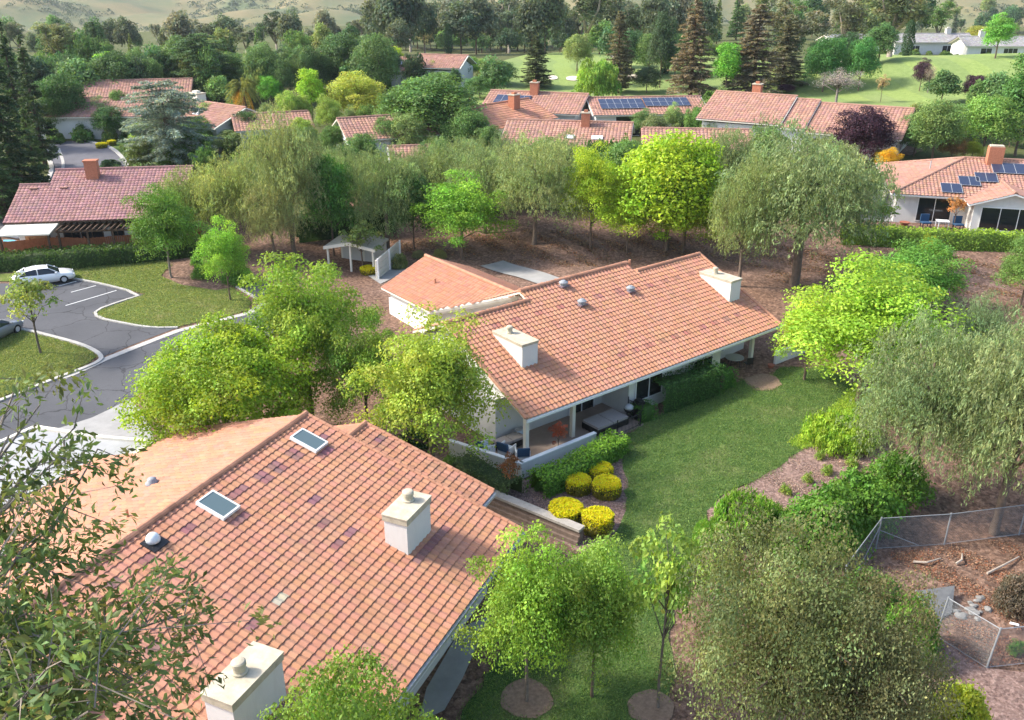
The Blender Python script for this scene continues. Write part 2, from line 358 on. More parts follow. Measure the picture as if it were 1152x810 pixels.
#@@HILLS
def hills():
    xs = np.linspace(-2600, 2600, 210); ys = np.linspace(430, 3600, 150)
    X, Y = np.meshgrid(xs, ys)
    def n2(x, y, s, k): return np.sin(x / s + k) * np.cos(y / (s * 1.3) + k * 2.1) + .6 * np.sin((x * .7 + y * .9) / (s * .6) + k * 3.7) + .4 * np.sin((x * 1.3 - y * .6) / (s * .37) + k)
    Z = -60 + np.clip((Y - 500) / 900, 0, 1) ** 1.3 * 66 + np.clip((Y - 1300) / 1500, 0, 3) * 75
    A = np.clip((Y - 480) / 500, 0, 1)
    Z = Z + A * (17 * n2(X, Y, 230, 1.0) + 9 * n2(X, Y, 95, 2.0) + 5 * n2(X, Y, 41, 5.0) + 14 * np.abs(np.sin(X / 120 + np.sin(Y / 160)))) - 10 * A + np.clip((Y - 1400) / 800, 0, 1) * 30 * n2(X, Y, 420, .4)
    ny, nx = X.shape; V = np.stack([X, Y, Z], -1).reshape(-1, 3); i = np.arange(nx * ny).reshape(ny, nx)
    F = np.stack([i[:-1, :-1], i[:-1, 1:], i[1:, 1:], i[1:, :-1]], -1).reshape(-1, 4)
    me = bpy.data.meshes.new('hills'); me.from_pydata(V.tolist(), [], F.tolist()); me.materials.append(M('hill_grass'))
    me.polygons.foreach_set('use_smooth', [True] * len(F)); me.update()
    o = bpy.data.objects.new('hills', me); COL.objects.link(o); o['kind'] = 'structure'
    # oak scrub on the far hills: leafy clumps gathered in gullies
    pts = []; r2 = np.random.default_rng(3)
    while len(pts) < 3200:
        x, y = r2.uniform(-750, 750), r2.uniform(780, 1700)
        d = .8 * math.sin(x / 61 + 1.3 + math.sin(y / 90)) * math.cos(y / 73) + .6 * math.sin((x + y) / 47) + .4 * math.sin((x - 1.4 * y) / 31)
        if d + r2.normal(0, .3) > .80:
            jx = (x - xs[0]) / (xs[1] - xs[0]); jy = (y - ys[0]) / (ys[1] - ys[0]); a, b = int(jx), int(jy); fx, fy = jx - a, jy - b
            z = (Z[b, a] * (1 - fx) + Z[b, a + 1] * fx) * (1 - fy) + (Z[b + 1, a] * (1 - fx) + Z[b + 1, a + 1] * fx) * fy
            pts.append((x, y, z))
    C = []; S = []
    for x, y, z in pts:
        w = r2.uniform(2.0, 4.5) * (1.7 if r2.random() < .3 else 1)
        for _ in range(26):
            d = r2.normal(0, 1, 3); d /= np.linalg.norm(d); d[2] = abs(d[2])
            C.append((x + d[0] * w, y + d[1] * w, z + d[2] * w * .8)); S.append(w * .35)
    o = leaf_object('hill_scrub', np.array(C), np.array(S), r2, aspect=1.0, out=None)
    o.color = (.045, .065, .035, 1); o['kind'] = 'stuff'

# ------------------------------------------------------------------ foliage
def leaf_mesh(name, C, S, r, aspect=.55, out=None, axis=None, tint=None, var=.15, extra=None, curl=.25):
    """C centres, S lengths; every leaf is one bent diamond of two triangles"""
    n = len(C); C = np.asarray(C, float); S = np.asarray(S, float)
    nr = r.normal(0, 1, (n, 3))
    if out is not None: nr = nr * .5 + np.asarray(out) * .9
    nr /= np.linalg.norm(nr, axis=1)[:, None] + 1e-9
    if axis is None: ax = r.normal(0, 1, (n, 3)) + np.array([0, 0, -.35])
    else: ax = np.asarray(axis) + r.normal(0, .22, (n, 3))
    ax = ax - nr * (ax * nr).sum(1)[:, None]; ax /= np.linalg.norm(ax, axis=1)[:, None] + 1e-9
    sd = np.cross(nr, ax); L = S[:, None]; wd = L * aspect
    a = C - ax * L * .5; b = C + sd * wd * .5 + nr * L * curl * .3; c = C + ax * L * .5; d = C - sd * wd * .5 + nr * L * curl * .3
    V = np.stack([a, b, c, d], 1).reshape(-1, 3)
    k = np.arange(n) * 4
    F = np.stack([np.stack([k, k + 1, k + 2], 1), np.stack([k, k + 2, k + 3], 1)], 1).reshape(-1, 3)
    if tint is None: tint = np.ones((n, 3))
    g = np.exp(r.normal(0, var, n))[:, None]; h = r.normal(0, var * .45, n)
    tn = tint * g * np.stack([1 + h, np.ones(n), 1 - h * .5], 1)
    tn = np.repeat(np.clip(tn, .05, 4), 2, axis=0)
    me = bpy.data.meshes.new(name); nf = len(F); nv = len(V)
    ev = 0
    mats = ['leaf']
    if extra is not None:
        EV = np.array(extra.v, float); EF = np.array([f for f in extra.f if len(f) == 4]); 
        tris = np.concatenate([EF[:, :3], EF[:, [0, 2, 3]]]) + nv
        V = np.concatenate([V, EV]); F = np.concatenate([F, tris]); tn = np.concatenate([tn, np.full((len(tris), 3), .55)])
    me.vertices.add(len(V)); me.vertices.foreach_set('co', V.astype(np.float32).ravel())
    me.loops.add(len(F) * 3); me.loops.foreach_set('vertex_index', F.astype(np.int32).ravel())
    me.polygons.add(len(F)); me.polygons.foreach_set('loop_start', np.arange(len(F), dtype=np.int32) * 3)
    me.update(calc_edges=True); me.validate()
    for m in mats: me.materials.append(M(m))
    at = me.attributes.new('tint', 'FLOAT_COLOR', 'FACE')
    at.data.foreach_set('color', np.concatenate([tn, np.ones((len(tn), 1))], 1).astype(np.float32).ravel())
    return me
def leaf_object(name, C, S, r, parent=None, **kw):
    o = bpy.data.objects.new(name, leaf_mesh(name, C, S, r, **kw)); COL.objects.link(o)
    if parent is not None: o.parent = parent
    return o
def fib(n, r):
    i = np.arange(n) + .5; ph = np.arccos(1 - 2 * i / n); th = math.pi * (1 + 5 ** .5) * i + r.uniform(0, 6)
    return np.stack([np.cos(th) * np.sin(ph), np.sin(th) * np.sin(ph), np.cos(ph)], 1)
def unit(a): return a / (np.linalg.norm(a, axis=-1, keepdims=True) + 1e-9)
def crown_clumps(r, K, W, H, z0, low=-.6, spread=(.6, 1.0), rc=(.16, .26), shape=None):
    """clump centres and radii in a crown W wide between z0 and H"""
    d = fib(int(K * 1.35), r); d = unit(d + r.normal(0, .16, d.shape)); d = d[d[:, 2] > low][:K]
    rad = r.uniform(*spread, len(d)); inner = r.random(len(d)) < .22; rad[inner] *= .5
    cz = (z0 + H) / 2; hz = (H - z0) / 2
    q1, q2 = r.normal(0, 1, 3) * 2.2, r.normal(0, 1, 3) * 3.5; rad = rad * (1 + .13 * np.sin(d @ q1 + r.uniform(0, 6)) + .09 * np.sin(d @ q2 + r.uniform(0, 6)))
    h_ = np.linalg.norm(d[:, :2], axis=1); full = (1 - np.abs(np.clip(d[:, 2], -.97, .97)) ** 2.7) ** (1 / 2.7); d = d.copy(); d[:, :2] *= np.where(d[:, 2] < 0, full / (h_ + 1e-6), 1)[:, None]
    rr = r.uniform(*rc, len(d)) * W
    C = np.stack([d[:, 0] * rad * (W / 2 - rr * .7), d[:, 1] * rad * (W / 2 - rr * .7), cz + d[:, 2] * rad * (hz - rr * .6)], 1)
    if shape is not None:
        k = shape((C[:, 2] - z0) / (H - z0)); C[:, 0] *= k; C[:, 1] *= k
    return C, rr
def clump_leaves(r, C, rr, per, flat=.75, vary=.18):
    P_, O_, T_ = [], [], []
    for c, q in zip(C, rr):
        d = unit(r.normal(0, 1, (per, 3)) + np.array([0, 0, .75])); k = (.5 + .52 * r.random(per) ** .6) * (1 + .12 * r.normal(0, 1, per))
        p = c + d * (q * k)[:, None] * np.array([1, 1, flat]); P_.append(p); O_.append(unit(d + np.array([0, 0, .4])))
        T_.append(np.ones((per, 3)) * np.exp(r.normal(0, vary)) * np.array([1 + r.normal(0, .08), 1, 1]))
    return np.concatenate(P_), np.concatenate(O_), np.concatenate(T_)
def limbs(r, C, H, z0, tr, n=14, lean=(0, 0), sides=6):
    """trunk and limbs reaching towards clumps"""
    mb = MB(); fork = z0 + (H - z0) * .28
    top = np.array([lean[0], lean[1], z0 + (H - z0) * .7])
    path = [np.array([0, 0, -.25]), np.array([0, 0, 0]), np.array([r.normal(0, .05), r.normal(0, .05), z0 * .5]), np.array([lean[0] * .4, lean[1] * .4, fork]), top]
    mb.tube(path, [tr * 1.5, tr * 1.2, tr, tr * .8, tr * .25], sides)
    idx = r.permutation(len(C))[:n]
    for i in idx:
        c = C[i]; s = path[2] * .0 + path[3] * (1 - .35 * r.random()) if c[2] < fork * 1.3 else path[3] + (top - path[3]) * r.uniform(0, .7)
        m = s * .45 + c * .55 + np.array([0, 0, .06 * (H - z0)]) + r.normal(0, .03 * H, 3)
        mb.tube([s, m, c], [tr * .45, tr * .28, tr * .08], 5)
    return mb
PROTO = {}
def proto(kind, make, n=2):
    L = []
    for k in range(n):
        crown, trunk, W, H = make(np.random.default_rng(hash_(kind) + 31 * k))
        mt = trunk.build('trunk', 'bark', smooth=True); me = mt.data; bpy.data.objects.remove(mt)
        L.append((crown, me, W, H))
    PROTO[kind] = L
def hash_(s): return sum(ord(c) * (i * 7 + 3) for i, c in enumerate(s))
def mk_round(K, per, leaf, W=8., H=9., z0=1.6, rc=(.15, .24), low=-.55, spread=(.65, 1.0), tr=.15, aspect=.6, flat=.75, shape=None, nb=14, vary=.18):
    def f(r):
        C, rr = crown_clumps(r, K, W, H, z0, low, spread, rc, shape); p, o, t = clump_leaves(r, C, rr, per, flat, vary)
        return leaf_mesh('crown', p, leaf * r.uniform(.7, 1.3, len(p)), r, aspect=aspect, out=o, tint=t), limbs(r, C, H, z0, tr, nb), W, H
    return f
def mk_pepper(K, strands, per, leaf, W=9., H=10., z0=1.5, hang=1.):
    def f(r):
        C, rr = crown_clumps(r, K, W, H * .97, H * .06, -.85, (.55, 1.05), (.085, .145)); P_, A_, T_, S_ = [], [], [], []
        for c, q in zip(C, rr):
            ct = np.exp(r.normal(0, .16)) * np.array([1 + r.normal(0, .06), 1, 1])
            for _ in range(strands):
                d = unit(r.normal(0, 1, 3) + np.array([0, 0, .5])); s = c + d * q * r.uniform(.5, 1.05)
                Ln = min(r.uniform(.02, .075) * H * hang, max(.3, s[2] - z0 * .5)); u = np.sort(r.random(per)); o2 = np.array([d[0], d[1], 0]) * Ln * .32
                pp = s + np.outer(u, [0, 0, -Ln]) + np.outer(np.sqrt(u), o2) + r.normal(0, .05, (per, 3)) * np.array([1.6, 1.6, 1])
                P_.append(pp); A_.append(np.tile(unit(np.array([d[0] * .4, d[1] * .4, -1])), (per, 1))); T_.append(np.tile(ct * np.exp(r.normal(0, .1)), (per, 1)))
        p = np.concatenate(P_)
        return leaf_mesh('crown', p, leaf * r.uniform(.7, 1.4, len(p)), r, aspect=.30, axis=np.concatenate(A_), tint=np.concatenate(T_), var=.14), limbs(r, C, H, z0, .24, 12), W, H
    return f
def mk_euc(K, per, leaf, W=9., H=20.):
    def f(r):
        mb = MB(); Cs = []; n = r.integers(3, 6); base = np.array([0, 0, H * r.uniform(.15, .3)])
        mb.tube([(0, 0, -.4), (0, 0, 0), base], [.42, .33, .27], 7)
        for k in range(n):
            a = 2 * math.pi * k / n + r.uniform(-.5, .5); ht = H * r.uniform(.7, .97); ex = W * .5 * r.uniform(.25, .8)
            e = np.array([math.cos(a) * ex, math.sin(a) * ex, ht]); m = base * .5 + e * .5 + np.array([math.cos(a), math.sin(a), 0]) * W * .04 + r.normal(0, .3, 3)
            mb.tube([base, m, e], [.27, .17, .05], 6)
            for j in range(int(K / n)):
                t_ = r.uniform(.35, 1.05); q = (base * (1 - t_) ** 2 + 2 * m * t_ * (1 - t_) + e * t_ * t_) + r.normal(0, 1, 3) * np.array([W * .11, W * .11, H * .03]); Cs.append(q)
        C = np.array(Cs); rr = r.uniform(.07, .135, len(C)) * W; p, o, t = clump_leaves(r, C, rr, per, 1.1, .2)
        ax = np.tile([0, 0, -1.], (len(p), 1)) + r.normal(0, .5, (len(p), 3))
        return leaf_mesh('crown', p, leaf * r.uniform(.7, 1.4, len(p)), r, aspect=.4, axis=ax, tint=t), mb, W, H
    return f
def mk_conifer(tiers, per, leaf, W=7., H=16., droop=.12, power=.8, bare=.08, broad=False):
    def f(r):
        mb = MB(); mb.tube([(0, 0, -.3), (0, 0, H * .5), (0, 0, H * .98)], [.38, .22, .03], 6); P_, A_, T_, O_ = [], [], [], []
        for k in range(tiers):
            h = bare + (1 - bare) * (k + r.random()) / tiers; z = H * h
            prof = (1 - h) ** power if not broad else max(.12, math.sqrt(max(0, 1 - (max(0, h - .45) / .56) ** 2.6)) * (.8 + .2 * min(1, h / .3)))
            for j in range(r.integers(4, 7)):
                a = r.uniform(0, 2 * math.pi); Ln = max(.25, W * .5 * prof * r.uniform(.65, 1.08)); d = np.array([math.cos(a), math.sin(a), 0.])
                tip = d * Ln + np.array([0, 0, z - droop * Ln + r.normal(0, .15)])
                if Ln > 1.2 and k % 2 == 0: mb.tube([(0, 0, z), tip * .8 + np.array([0, 0, z]) * .2], [.07, .02], 4, cap=False)
                n = max(6, int(per * Ln / (W * .5))); u = r.random(n) ** .65; side = np.array([-d[1], d[0], 0.])
                s = r.normal(0, .17, n) * Ln * (1.15 - u)
                pp = np.outer(u, tip) + np.outer(1 - u, [0, 0, z]) + np.outer(s, side) + r.normal(0, .09, (n, 3)); pp[:, 2] -= .25 * np.abs(s)
                P_.append(pp); A_.append(np.tile(d + np.array([0, 0, -.25]), (n, 1)) + np.outer(np.sign(s) * .8, side)); T_.append(np.tile(np.ones(3) * np.exp(r.normal(0, .17)), (n, 1))); O_.append(np.tile([0, 0, 1.], (n, 1)))
        p = np.concatenate(P_)
        return leaf_mesh('crown', p, leaf * r.uniform(.7, 1.4, len(p)), r, aspect=.36, axis=np.concatenate(A_), out=np.concatenate(O_), tint=np.concatenate(T_), var=.2), mb, W, H
    return f
def mk_cypress(n, leaf, W=2.2, H=12.):
    def f(r):
        mb = MB(); mb.tube([(0, 0, -.3), (0, 0, H * .9)], [.18, .04], 6); h = r.random(n) ** .9; a = r.uniform(0, 6.28, n)
        rad = W * .5 * np.sin(np.clip(h * .93 + .07, 0, 1) * math.pi) ** .45 * (.72 + .28 * r.random(n)) * (1 + .15 * np.sin(a * 3 + h * 20))
        p = np.stack([rad * np.cos(a), rad * np.sin(a), .25 + h * (H - .3)], 1); o = np.stack([np.cos(a), np.sin(a), np.full(n, .3)], 1)
        ax = np.tile([0, 0, 1.], (n, 1)) + o * .3
        return leaf_mesh('crown', p, leaf * r.uniform(.7, 1.3, n), r, aspect=.45, axis=ax, out=o), mb, W, H
    return f
def mk_palm(r, H=9., W=8.):
    mb = MB(); mb.tube([(0, 0, -.3), (0, 0, H * .35), (0, 0, H * .68)], [.5, .42, .40], 9); P_, A_, O_, T_ = [], [], [], []
    for k in range(70):
        a = r.uniform(0, 6.28); el = r.uniform(-.9, 1.25); d = np.array([math.cos(a), math.sin(a), 0]); n = 46; u = np.linspace(.08, 1, n); Ln = W * .56 * r.uniform(.85, 1.1)
        z = H * .7 + Ln * (math.sin(el) * u - (.55 + .1 * abs(el)) * u ** 2.2); x = Ln * (math.cos(el) * u * .95 + .05)
        ctr = np.outer(x, d) + np.stack([0 * z, 0 * z, z], 1); side = np.array([-d[1], d[0], 0])
        old = el < -.35
        for s in (1, -1):
            P_.append(ctr + side * s * .22 * np.sin(u * 3.0)[:, None]); A_.append(np.tile(side * s + d * .5 + np.array([0, 0, -.5]), (n, 1))); O_.append(np.tile([0, 0, 1.], (n, 1))); T_.append(np.tile([2.3, 1.25, .9] if old else [1, 1, 1], (n, 1)))
    p = np.concatenate(P_)
    return leaf_mesh('crown', p, .62 * np.ones(len(p)), r, aspect=.13, axis=np.concatenate(A_), out=np.concatenate(O_), tint=np.concatenate(T_)), mb, W, H
def mk_bare(r, W=7., H=7.):
    C, rr = crown_clumps(r, 60, W, H, 1.0, -.4, (.5, 1.0), (.08, .14)); mb = limbs(r, C, H, 1.0, .17, 60)
    for c in C[::1]:
        for _ in range(5): mb.tube([c, c + unit(r.normal(0, 1, 3) + np.array([0, 0, .4])) * .9], [.02, .006], 3, cap=False)
    p, o, t = clump_leaves(r, C, rr, 40, 1, .2)
    return leaf_mesh('crown', p, .13 * np.ones(len(p)), r, aspect=.5, tint=t), mb, W, H
def mk_dome(K, per, leaf, W=4., H=2.4, rc=(.12, .2), aspect=.6):
    def f(r):
        d = fib(K * 2, r); d = d[d[:, 2] > -.05]; d = unit(d + r.normal(0, .1, d.shape)); rr = r.uniform(*rc, len(d)) * W; k = r.uniform(.75, 1., len(d))[:, None]
        C = d * k * np.array([W / 2, W / 2, H]) - d * (rr * .7)[:, None]; C[:, 2] = np.maximum(C[:, 2], rr * .35); p, o, t = clump_leaves(r, C, rr, per, .8, .16)
        m = p[:, 2] > .02; p, o, t = p[m], o[m], t[m]
        mb = MB()
        for i in range(0, len(C), 4): mb.tube([(0, 0, -.1), C[i] * .5, C[i]], [.04, .03, .01], 4)
        return leaf_mesh('crown', p, leaf * r.uniform(.7, 1.3, len(p)), r, aspect=aspect, out=o, tint=t), mb, W, H
    return f
proto('near', mk_round(105, 270, .145, 6., 7.6, .5, (.10, .20), -.85, (.45, 1.18), .11), 2)
proto('maple', mk_round(190, 260, .165, 10., 9., .8, (.085, .13), -.6, (.75, 1.05), .2, aspect=.75, flat=.55), 1)
proto('airy', mk_round(125, 270, .165, 8., 9.5, .8, (.085, .15), -.85, (.4, 1.05), .17), 2)
proto('oak', mk_round(185, 290, .14, 11., 9., .3, (.08, .14), -.6, (.55, 1.12), .22, aspect=.55, nb=24, vary=.26), 1)
proto('mid', mk_round(105, 170, .25, 8., 9., .2, (.12, .19), low=-.85), 3)
proto('tall', mk_round(80, 140, .28, 6., 11., .9, (.15, .24), -.85), 2)
proto('far', mk_round(48, 90, .55, 8., 9., .5, low=-.8), 3)
proto('young', mk_round(26, 60, .22, 4., 6., 1.7, (.10, .18), -.7, (.4, 1.), .07, nb=20), 2)
proto('pepper', mk_pepper(190, 22, 9, .19), 3)
proto('pepper_far', mk_pepper(70, 12, 11, .5), 2)
proto('willow', mk_pepper(40, 26, 26, .42, 9., 9., .3, 3.), 1)
proto('eucalyptus', mk_euc(70, 75, .55), 4)
proto('conifer', mk_conifer(38, 90, .45), 2)
proto('redwood', mk_conifer(50, 110, .5, 8.5, 20., .14, .5), 2)
proto('cedar', mk_conifer(34, 230, .36, 12., 12., .06, .8, .04, True), 2)
proto('cypress', mk_cypress(2600, .4), 2)
proto('palm', mk_palm, 1)
proto('bare', mk_bare, 1)
proto('shrub', mk_dome(46, 150, .17), 2)
proto('shrub_far', mk_dome(22, 80, .34), 2)
proto('carpet', mk_dome(60, 130, .16, 6., .8, (.06, .1)), 1)
proto('tuft', mk_dome(9, 60, .15, 1., .6, (.16, .25), .22), 1)
NK = {}
BARK = {'eucalyptus': (.30, .26, .215), 'redwood': (.16, .09, .06), 'palm': (.17, .13, .09), 'conifer': (.10, .075, .055), 'cedar': (.16, .14, .12), 'bare': (.24, .21, .19), 'pepper': (.17, .13, .10)}
def plant(name, kind, loc, W, H, color, label, cat, group=None, rz=None, bark=None, k=None):
    i = NK.get(kind, 0); NK[kind] = i + 1
    L = PROTO[kind]; crown, trunk, W0, H0 = L[(i if k is None else k) % len(L)]
    r0 = root(name, label, cat, loc, group, random.uniform(0, 6.28) if rz is None else rz)
    r0.scale = (W / W0, W / W0, H / H0)
    c = bpy.data.objects.new('crown' if cat != 'shrub' else 'foliage', crown); COL.objects.link(c); c.parent = r0; c.color = (*color, 1)
    t_ = bpy.data.objects.new('trunk' if cat != 'shrub' else 'stem', trunk); COL.objects.link(t_); t_.parent = r0; t_.color = (*(bark or BARK.get(kind, (.15, .11, .08))), 1)
    return r0
def tree(name, kind, xc, yb, yt, wpx, color, label, cat='tree', group=None, **kw):
    """a plant whose foot stands at the surveyed spot, as wide and tall as the sight lines say"""
    g = G(xc, yb); s = pxm(g); H = max(.3, ztop(xc, yt, g[1]) - g[2]); W = wpx / s * (1 + .0)
    return plant(name, kind, g, W, H, color, label, cat, group, **kw)
hills()

# ------------------------------------------------------------------ houses
class Fr:
    """house frame: a along the eave, b across, c up"""
    def __init__(s, o, ang, flip=1):
        s.o = np.array(o, float); s.a = np.array([math.cos(ang), math.sin(ang), 0.]); s.b = flip * np.array([-math.sin(ang), math.cos(ang), 0.]); s.ang = ang
    def pt(s, a, b, c): return s.o + s.a * a + s.b * b + np.array([0, 0, c])
def roof_plane(mb, fr, eave, sgn, z0, slope, poly, tw=.30, tl=.36, amp=.05, seg=5, var=.09, dark=(), deck=.14, mats=(0, 1)):
    """tiled plane; poly in (a, distance up from the eave line); eave = b of the eave, sgn = direction of rise"""
    cosl = 1 / math.sqrt(1 + slope * slope); N = (-fr.b * sgn * slope + np.array([0, 0, 1.])) * cosl
    flip = np.dot(np.cross(fr.a, fr.b * sgn), [0, 0, 1]) < 0
    def pt(a, d, h): return fr.pt(a, eave + sgn * d, z0 + slope * d) + N * h
    dmax = max(p[1] for p in poly); dmin = min(p[1] for p in poly); step = tl * cosl
    dk = {k: v for k, v in dark}; shade = lambda: math.exp(random.gauss(0, var))
    def face(i, t): mb.face(i[::-1] if flip else i, mats[0], t)
    for r_ in range(int(math.ceil((dmax - dmin) / step))):
        d0 = dmin + r_ * step; dm = min(d0 + step * .5, dmax - .001); d1 = min(d0 + step, dmax); xs = []
        for (a0, b0), (a1, b1) in zip(poly, poly[1:] + poly[:1]):
            if (b0 > dm) != (b1 > dm): xs.append(a0 + (a1 - a0) * (dm - b0) / (b1 - b0))
        xs.sort()
        for lo, hi in zip(xs[::2], xs[1::2]):
            c0, c1 = int(round(lo / tw)), int(round(hi / tw))
            for c in range(c0, c1):
                s = shade(); t = (s, s * random.uniform(.93, 1.05), s * random.uniform(.9, 1.1))
                for (da, dd, da1, dd1), col in dark:
                    if da <= (c + .5) * tw < da1 and dd <= dm < dd1: t = tuple(x * random.uniform(.9, 1.1) for x in col)
                jig = random.uniform(-.006, .006)
                x = [(c + k / seg) * tw for k in range(seg + 1)]; h = [amp * (.5 - .5 * math.cos(2 * math.pi * k / seg)) for k in range(seg + 1)]
                A = mb.pts([pt(x[k], d0 - .02, h[k] + .048 + jig) for k in range(seg + 1)]); B = mb.pts([pt(x[k], d1 + .02, h[k] + .006) for k in range(seg + 1)]); Cc = mb.pts([pt(x[k], d0 - .02, h[k] * .8 - .012) for k in range(seg + 1)])
                for k in range(seg):
                    face((A[k], A[k + 1], B[k + 1], B[k]), t); face((Cc[k], Cc[k + 1], A[k + 1], A[k]), t)
    # deck below the tiles, with fascia edge
    up = [pt(a, d, -.015) for a, d in poly]; dn = [p - np.array([0, 0, deck]) for p in up]
    i = mb.pts(up); j = mb.pts(dn); n = len(i); ar = sum(poly[k][0] * poly[(k + 1) % n][1] - poly[(k + 1) % n][0] * poly[k][1] for k in range(n)); fl = (ar < 0) != flip
    mb.face(i[::-1] if fl else i, mats[1]); mb.face(j if fl else j[::-1], mats[1])
    for k in range(n):
        q = (i[k], j[k], j[(k + 1) % n], i[(k + 1) % n]); mb.face(q[::-1] if fl else q, mats[1])
    return pt
def caps(mb, p0, p1, r=.13, step=.38, m=0, var=.08):
    p0 = np.array(p0, float); p1 = np.array(p1, float); L = np.linalg.norm(p1 - p0); d = (p1 - p0) / L; s = np.cross(d, [0, 0, 1]); s /= np.linalg.norm(s); up = np.cross(s, d); n = max(1, int(L / step))
    for k in range(n):
        a = p0 + d * (L * k / n); b = p0 + d * (L * (k + 1) / n + .04); t = (math.exp(random.gauss(0, var)),) * 3
        ra, rb = r * 1.08, r * .95; A = mb.pts([a + s * ra * math.cos(q) + up * ra * math.sin(q) for q in np.linspace(0, math.pi, 6)]); B = mb.pts([b + s * rb * math.cos(q) + up * rb * math.sin(q) for q in np.linspace(0, math.pi, 6)])
        for q in range(5): mb.face((A[q], A[q + 1], B[q + 1], B[q]), m, t)
        mb.face(A[::-1], m, t)
def window(parent, fr, a, b, c, w, h, axis='a', out=-1, panes=2, name='window', frame='trim_white', fw=.07):
    """window or glass door flush in a wall; axis = wall direction, out = outward sign on the other axis"""
    U = fr.a if axis == 'a' else fr.b; N = (fr.b if axis == 'a' else fr.a) * out; O = fr.pt(a, b, c); Wz = np.array([0, 0, 1.]); mb = MB()
    def bar(u, z, du, dz, dep=.07): mb.obox(O + U * u + Wz * z + N * .004, U * du, N * dep, Wz * dz)
    bar(-fw, -fw, w + 2 * fw, fw); bar(-fw, h, w + 2 * fw, fw); bar(-fw, 0, fw, h); bar(w, 0, fw, h)
    for k in range(1, panes): bar(w * k / panes - fw * .4, 0, fw * .8, h, .06)
    f = mb.build(name, frame, parent, org(parent)); g = MB(); g.obox(O + N * .003, U * w, N * .02, Wz * h); g.build('pane', 'window_glass', f, org(parent)); return f
def wall_box(mb, fr, a0, a1, b0, b1, z0, z1, m=0):
    mb.obox(fr.pt(a0, b0, z0), fr.a * (a1 - a0), fr.b * (b1 - b0), [0, 0, z1 - z0], m)
def gable_house(name, label, base, deg, L, Wd, hw, slope, over=.6, tile='tile_pink', wall='stucco_white', tw=.42, tl=.5, wins=(), chim=None, panels=(), seg=3, group=None, z0=None, drop=.8, split=None, skylights=(), amp=.07):
    """long house: ridge along a; b<0 is the side turned to the camera"""
    ang = R(deg); r0 = root(name, label, 'house', base, group); fr = Fr(base, ang); z = hw
    wb = MB(); wall_box(wb, fr, -L / 2, L / 2, -Wd / 2, Wd / 2, -drop, hw)
    top = hw + slope * Wd / 2 - .12
    for s in (-1, 1):                                                   # gable triangles
        p = [fr.pt(s * L / 2, -Wd / 2, hw), fr.pt(s * L / 2, Wd / 2, hw), fr.pt(s * L / 2, 0, top)]; q = [x - fr.a * s * .2 for x in p]
        i = wb.pts(p); j = wb.pts(q); wb.face(i); wb.face(j[::-1])
        for k in range(3): wb.face((i[k], i[(k + 1) % 3], j[(k + 1) % 3], j[k]))
    wb.build('wall', wall, r0, org(r0))
    rb = MB(); ez = hw - slope * over + .10; run = Wd / 2 + over; A0 = -L / 2 - over
    segs = split or [(0, L + 2 * over, 0.0)]
    for (s0, s1, lift) in segs:
        for sgn in (1, -1):
            roof_plane(rb, fr, -sgn * run, sgn, ez + lift, slope, [(A0 + s0, 0), (A0 + s1, 0), (A0 + s1, run), (A0 + s0, run)], tw, tl, amp, seg)
        caps(rb, fr.pt(A0 + s0, 0, ez + lift + slope * run + .03), fr.pt(A0 + s1, 0, ez + lift + slope * run + .03), .16, .5)
    roof = rb.build('roof', [tile, 'trim'], r0, org(r0))
    if chim:
        a, d, w1, w2, h, mat = chim; cz = ez + slope * (run + d); cb = MB(); cb.box(fr.pt(a, d, cz - .5), (w1, w2, h + .5), ang); cb.box(fr.pt(a, d, cz + h), (w1 + .16, w2 + .16, .12), ang, 1)
        cb.box(fr.pt(a, d, cz + h + .12), (w1 * .45, w2 * .45, .25), ang, 0); cb.build('chimney', [mat, 'cap_beige'], roof, org(r0))
    cosl = 1 / math.sqrt(1 + slope ** 2); W_ = (fr.b * 1 + np.array([0, 0, slope])) * cosl; N_ = np.array([0, 0, 1.]) * cosl - fr.b * slope * cosl
    for a, d, w, h in panels:
        pb = MB(); o = fr.pt(a, -run + d, ez + slope * d) + N_ * .16; pb.obox(o, fr.a * w, W_ * h, N_ * .05)
        for k in range(1, max(1, int(w)) + 0): pb.obox(o + fr.a * (w * k / max(1, int(w))) + N_ * .05, fr.a * .03, W_ * h, N_ * .006, 1)
        for k in range(0, max(1, round(h / 1.7)) + 1): pb.obox(o + W_ * (h * k / max(1, round(h / 1.7)) - .02) + N_ * .056, fr.a * w, W_ * .03, N_ * .004, 1)
        pb.build('solar_panel', ['solar', 'metal_grey'], roof, org(r0))
    for a, d, w, h in skylights:
        pb = MB(); o = fr.pt(a, -run + d, ez + slope * d) + N_ * .1; pb.obox(o, fr.a * w, W_ * h, N_ * .12); pb.build('skylight', 'white_plastic', roof, org(r0))
    for wdef in wins:
        side, a, c, w, h, n = wdef
        if side == 'front': window(r0, fr, a, -Wd / 2, c, w, h, 'a', -1, n)
        elif side == 'left': window(r0, fr, -L / 2, a, c, w, h, 'b', -1, n)
        elif side == 'right': window(r0, fr, L / 2, a, c, w, h, 'b', 1, n)
    return r0, fr, roof

